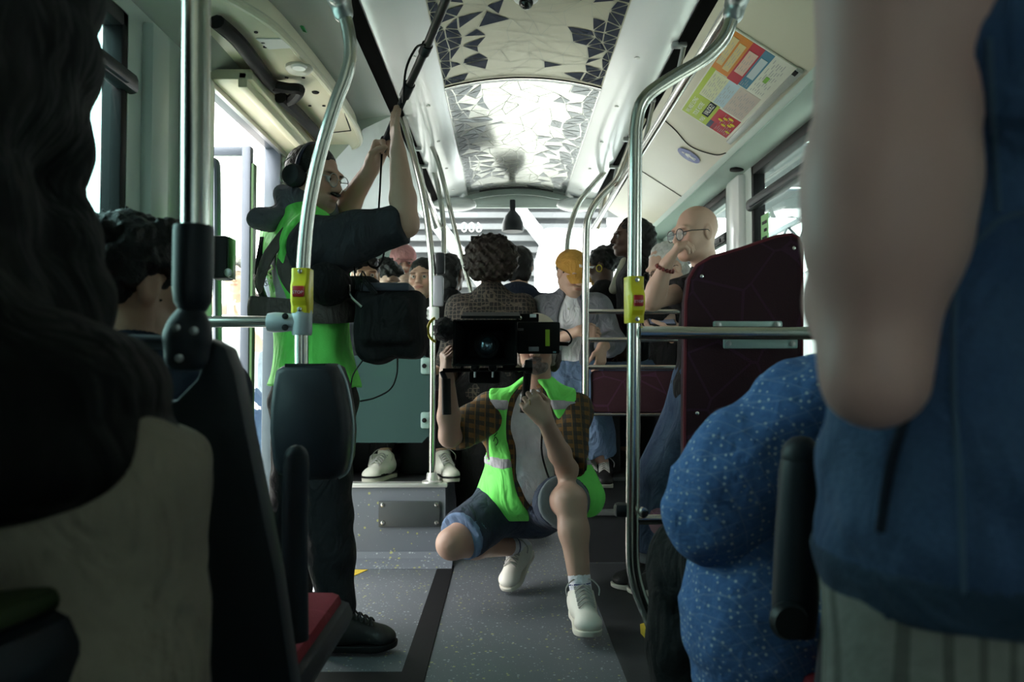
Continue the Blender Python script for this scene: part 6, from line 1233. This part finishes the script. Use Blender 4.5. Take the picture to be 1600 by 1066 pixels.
ph = thing('smartphone', 'smartphone in the hand of the white haired man', 'phone', P(1036, 500, 4.13)); B().rbox(P(1034, 503, 4.12), (.14, .07, .009), .003, Matrix.Rotation(.5, 3, 'X')).build('body', MATS['black_plastic'], ph); B().rbox(P(1034, 503, 4.12)+Vector((0, -.003, .005)), (.128, .062, .002), .0008, Matrix.Rotation(.5, 3, 'X')).build('screen', M('screen_blue', (.25, .28, .42), .2), ph)
# bald man, hand at his mouth
J = std(P(1087, 366, 3.42), -100, 0., 1.70, -112, -6); J.update(nk=P(1105, 428, 3.46), shL=P(1128, 452, 3.30), shR=P(1105, 445, 3.62), elR=P(1019, 470, 3.36), wrR=P(1042, 412, 3.30), elL=P(1140, 570, 3.28), wrL=P(1110, 660, 3.2), ch=P(1105, 510, 3.46), hs=(1.,)*3, anL=(.72, 3.46, .098), knL=(.73, 3.46, .5), anR=(.66, 3.56, .098), knR=(.68, 3.56, .5), ftL=yv(-95), ftR=yv(-100))
s15 = Person('bald man with glasses holding a hand to his mouth, black shirt', J, 1.0); hz = s15.J['wrR']
s15.body(MATS['skin_pale'], h=.013, hf=.0036, hands={'R': dict(d=V(P(1060, 385, 3.28))-hz, pn=(.6, .1, -.6), curl=(.75, .8, .85, .9), thumb=(.5, .3), side=1)}, fine=[(hz-V(.05, .07, .03), hz+V(.15, .07, .14))], paint=head_paint(V(J['hd']), s15.HR, 1., brow=(.7, .62, .58), beard=[((0, .07, -.085), (.05, .05, .025), (.82, .76, .72), .9)])); s15.eyes()
s15.glasses(M('frame_brown', (.03, .022, .018), .35), .0245, .0022); s15.top(MATS['c_black'], .3, hem=-.08, h=.011, amp=.005); s15.pants(MATS['denim_mid'], .93, wide=.03); s15.shoes(MATS['shoe_black'], MATS['sole_white'], MATS['lace_black'])
for q in 'LR': s15.wear('jeans_cuff', [Cap(lerp(s15.J['kn'+q], s15.J['an'+q], .82), lerp(s15.J['kn'+q], s15.J['an'+q], .95), .078, .078, .01)], MATS['cuffm'], .005, .010, None, [Half(lerp(s15.J['kn'+q], s15.J['an'+q], .86), (0, 0, 1)), Half(lerp(s15.J['kn'+q], s15.J['an'+q], .96), (0, 0, -1))])
br = s15.J['wrR']; ax_ = nrm(s15.J['wrR']-s15.J['elR']); R9 = frame(Vector(ax_).orthogonal(), Vector(ax_).cross(Vector(ax_).orthogonal()))
bc = thing('bead_bracelet', 'red bead bracelet on the wrist of the bald man', 'bracelet', br-ax_*.02)
for k in range(14): B().ball(Vector(br-ax_*.022)+R9 @ Vector((.036*math.cos(k*2*PI/14), .036*math.sin(k*2*PI/14), .0)), .0085, 8).build('bead', M('bead_red', (.16, .025, .02), .35), bc)
# people outside the door
def out_person(label, px, py_head, d, yaw, top, pants, skin='skin_pale', phone=False, hair='hair_brown'):
    J = std(P(px, py_head, d), yaw, -.35)
    if phone: J['elR'] = V(J['shR'])+V(.02, -.18, -.16); J['wrR'] = J['elR']+V(.06, -.14, .16); J['elL'] = V(J['shL'])+V(-.02, -.18, -.16); J['wrL'] = J['elL']+V(-.06, -.14, .16)
    p = Person(label, J, .95); p.body(MATS[skin], h=.018, hf=.008); p.hair(SH, MATS[hair], .004, 90, .01); p.top(MATS[top], .45, hem=-.1, h=.018); p.pants(MATS[pants], h=.018); p.shoes(MATS['leather_white'], MATS['sole_white'], h=.012); return p
o1 = out_person('person outside the door holding up a phone', 368, 432, 5.2, 168, 'c_white', 'denim_mid', phone=True)
q = (o1.J['wrR']+o1.J['wrL'])/2+V(0, -.06, .06); fn = B().rbox(Vector(q), (.15, .012, .075), .006).build('mobile_phone', M('phone_rose', (.35, .25, .22), .35), None); tag(fn, 'pinkish phone held up outside the open door', 'phone')
o2 = out_person('person in pale top and dark jeans outside behind door post', 388, 478, 6.6, 190, 'c_bluegrey', 'denim_dark', 'skin_mid')
# seats for the seated passengers
for p, lab, dy, yw in ((s5, 'burgundy seat under the girl in black sweater', .0, 180), (s6, 'burgundy seat under the boy with dark fringe', .0, 180), (s8, 'burgundy seat under the person in pink cap', -.02, 180), (s7, 'burgundy seat under the bowed dark haired boy', .0, 180), (s18, 'burgundy seat under the dark haired person between poles', .0, 0), (s12, 'burgundy seat under the woman with hair bun', .0, -12), (s14, 'burgundy seat under the white haired man', .15, -48), (s11, 'burgundy seat the boy in mustard cap perches on', .16, 180)):
    f_ = p.f; make_seat(lab, .53 if p is s11 else p.base[0]-.05 if p is s14 else p.base[0]+f_[0]*.05, p.base[1]+f_[1]*.05+dy, .39, yw)
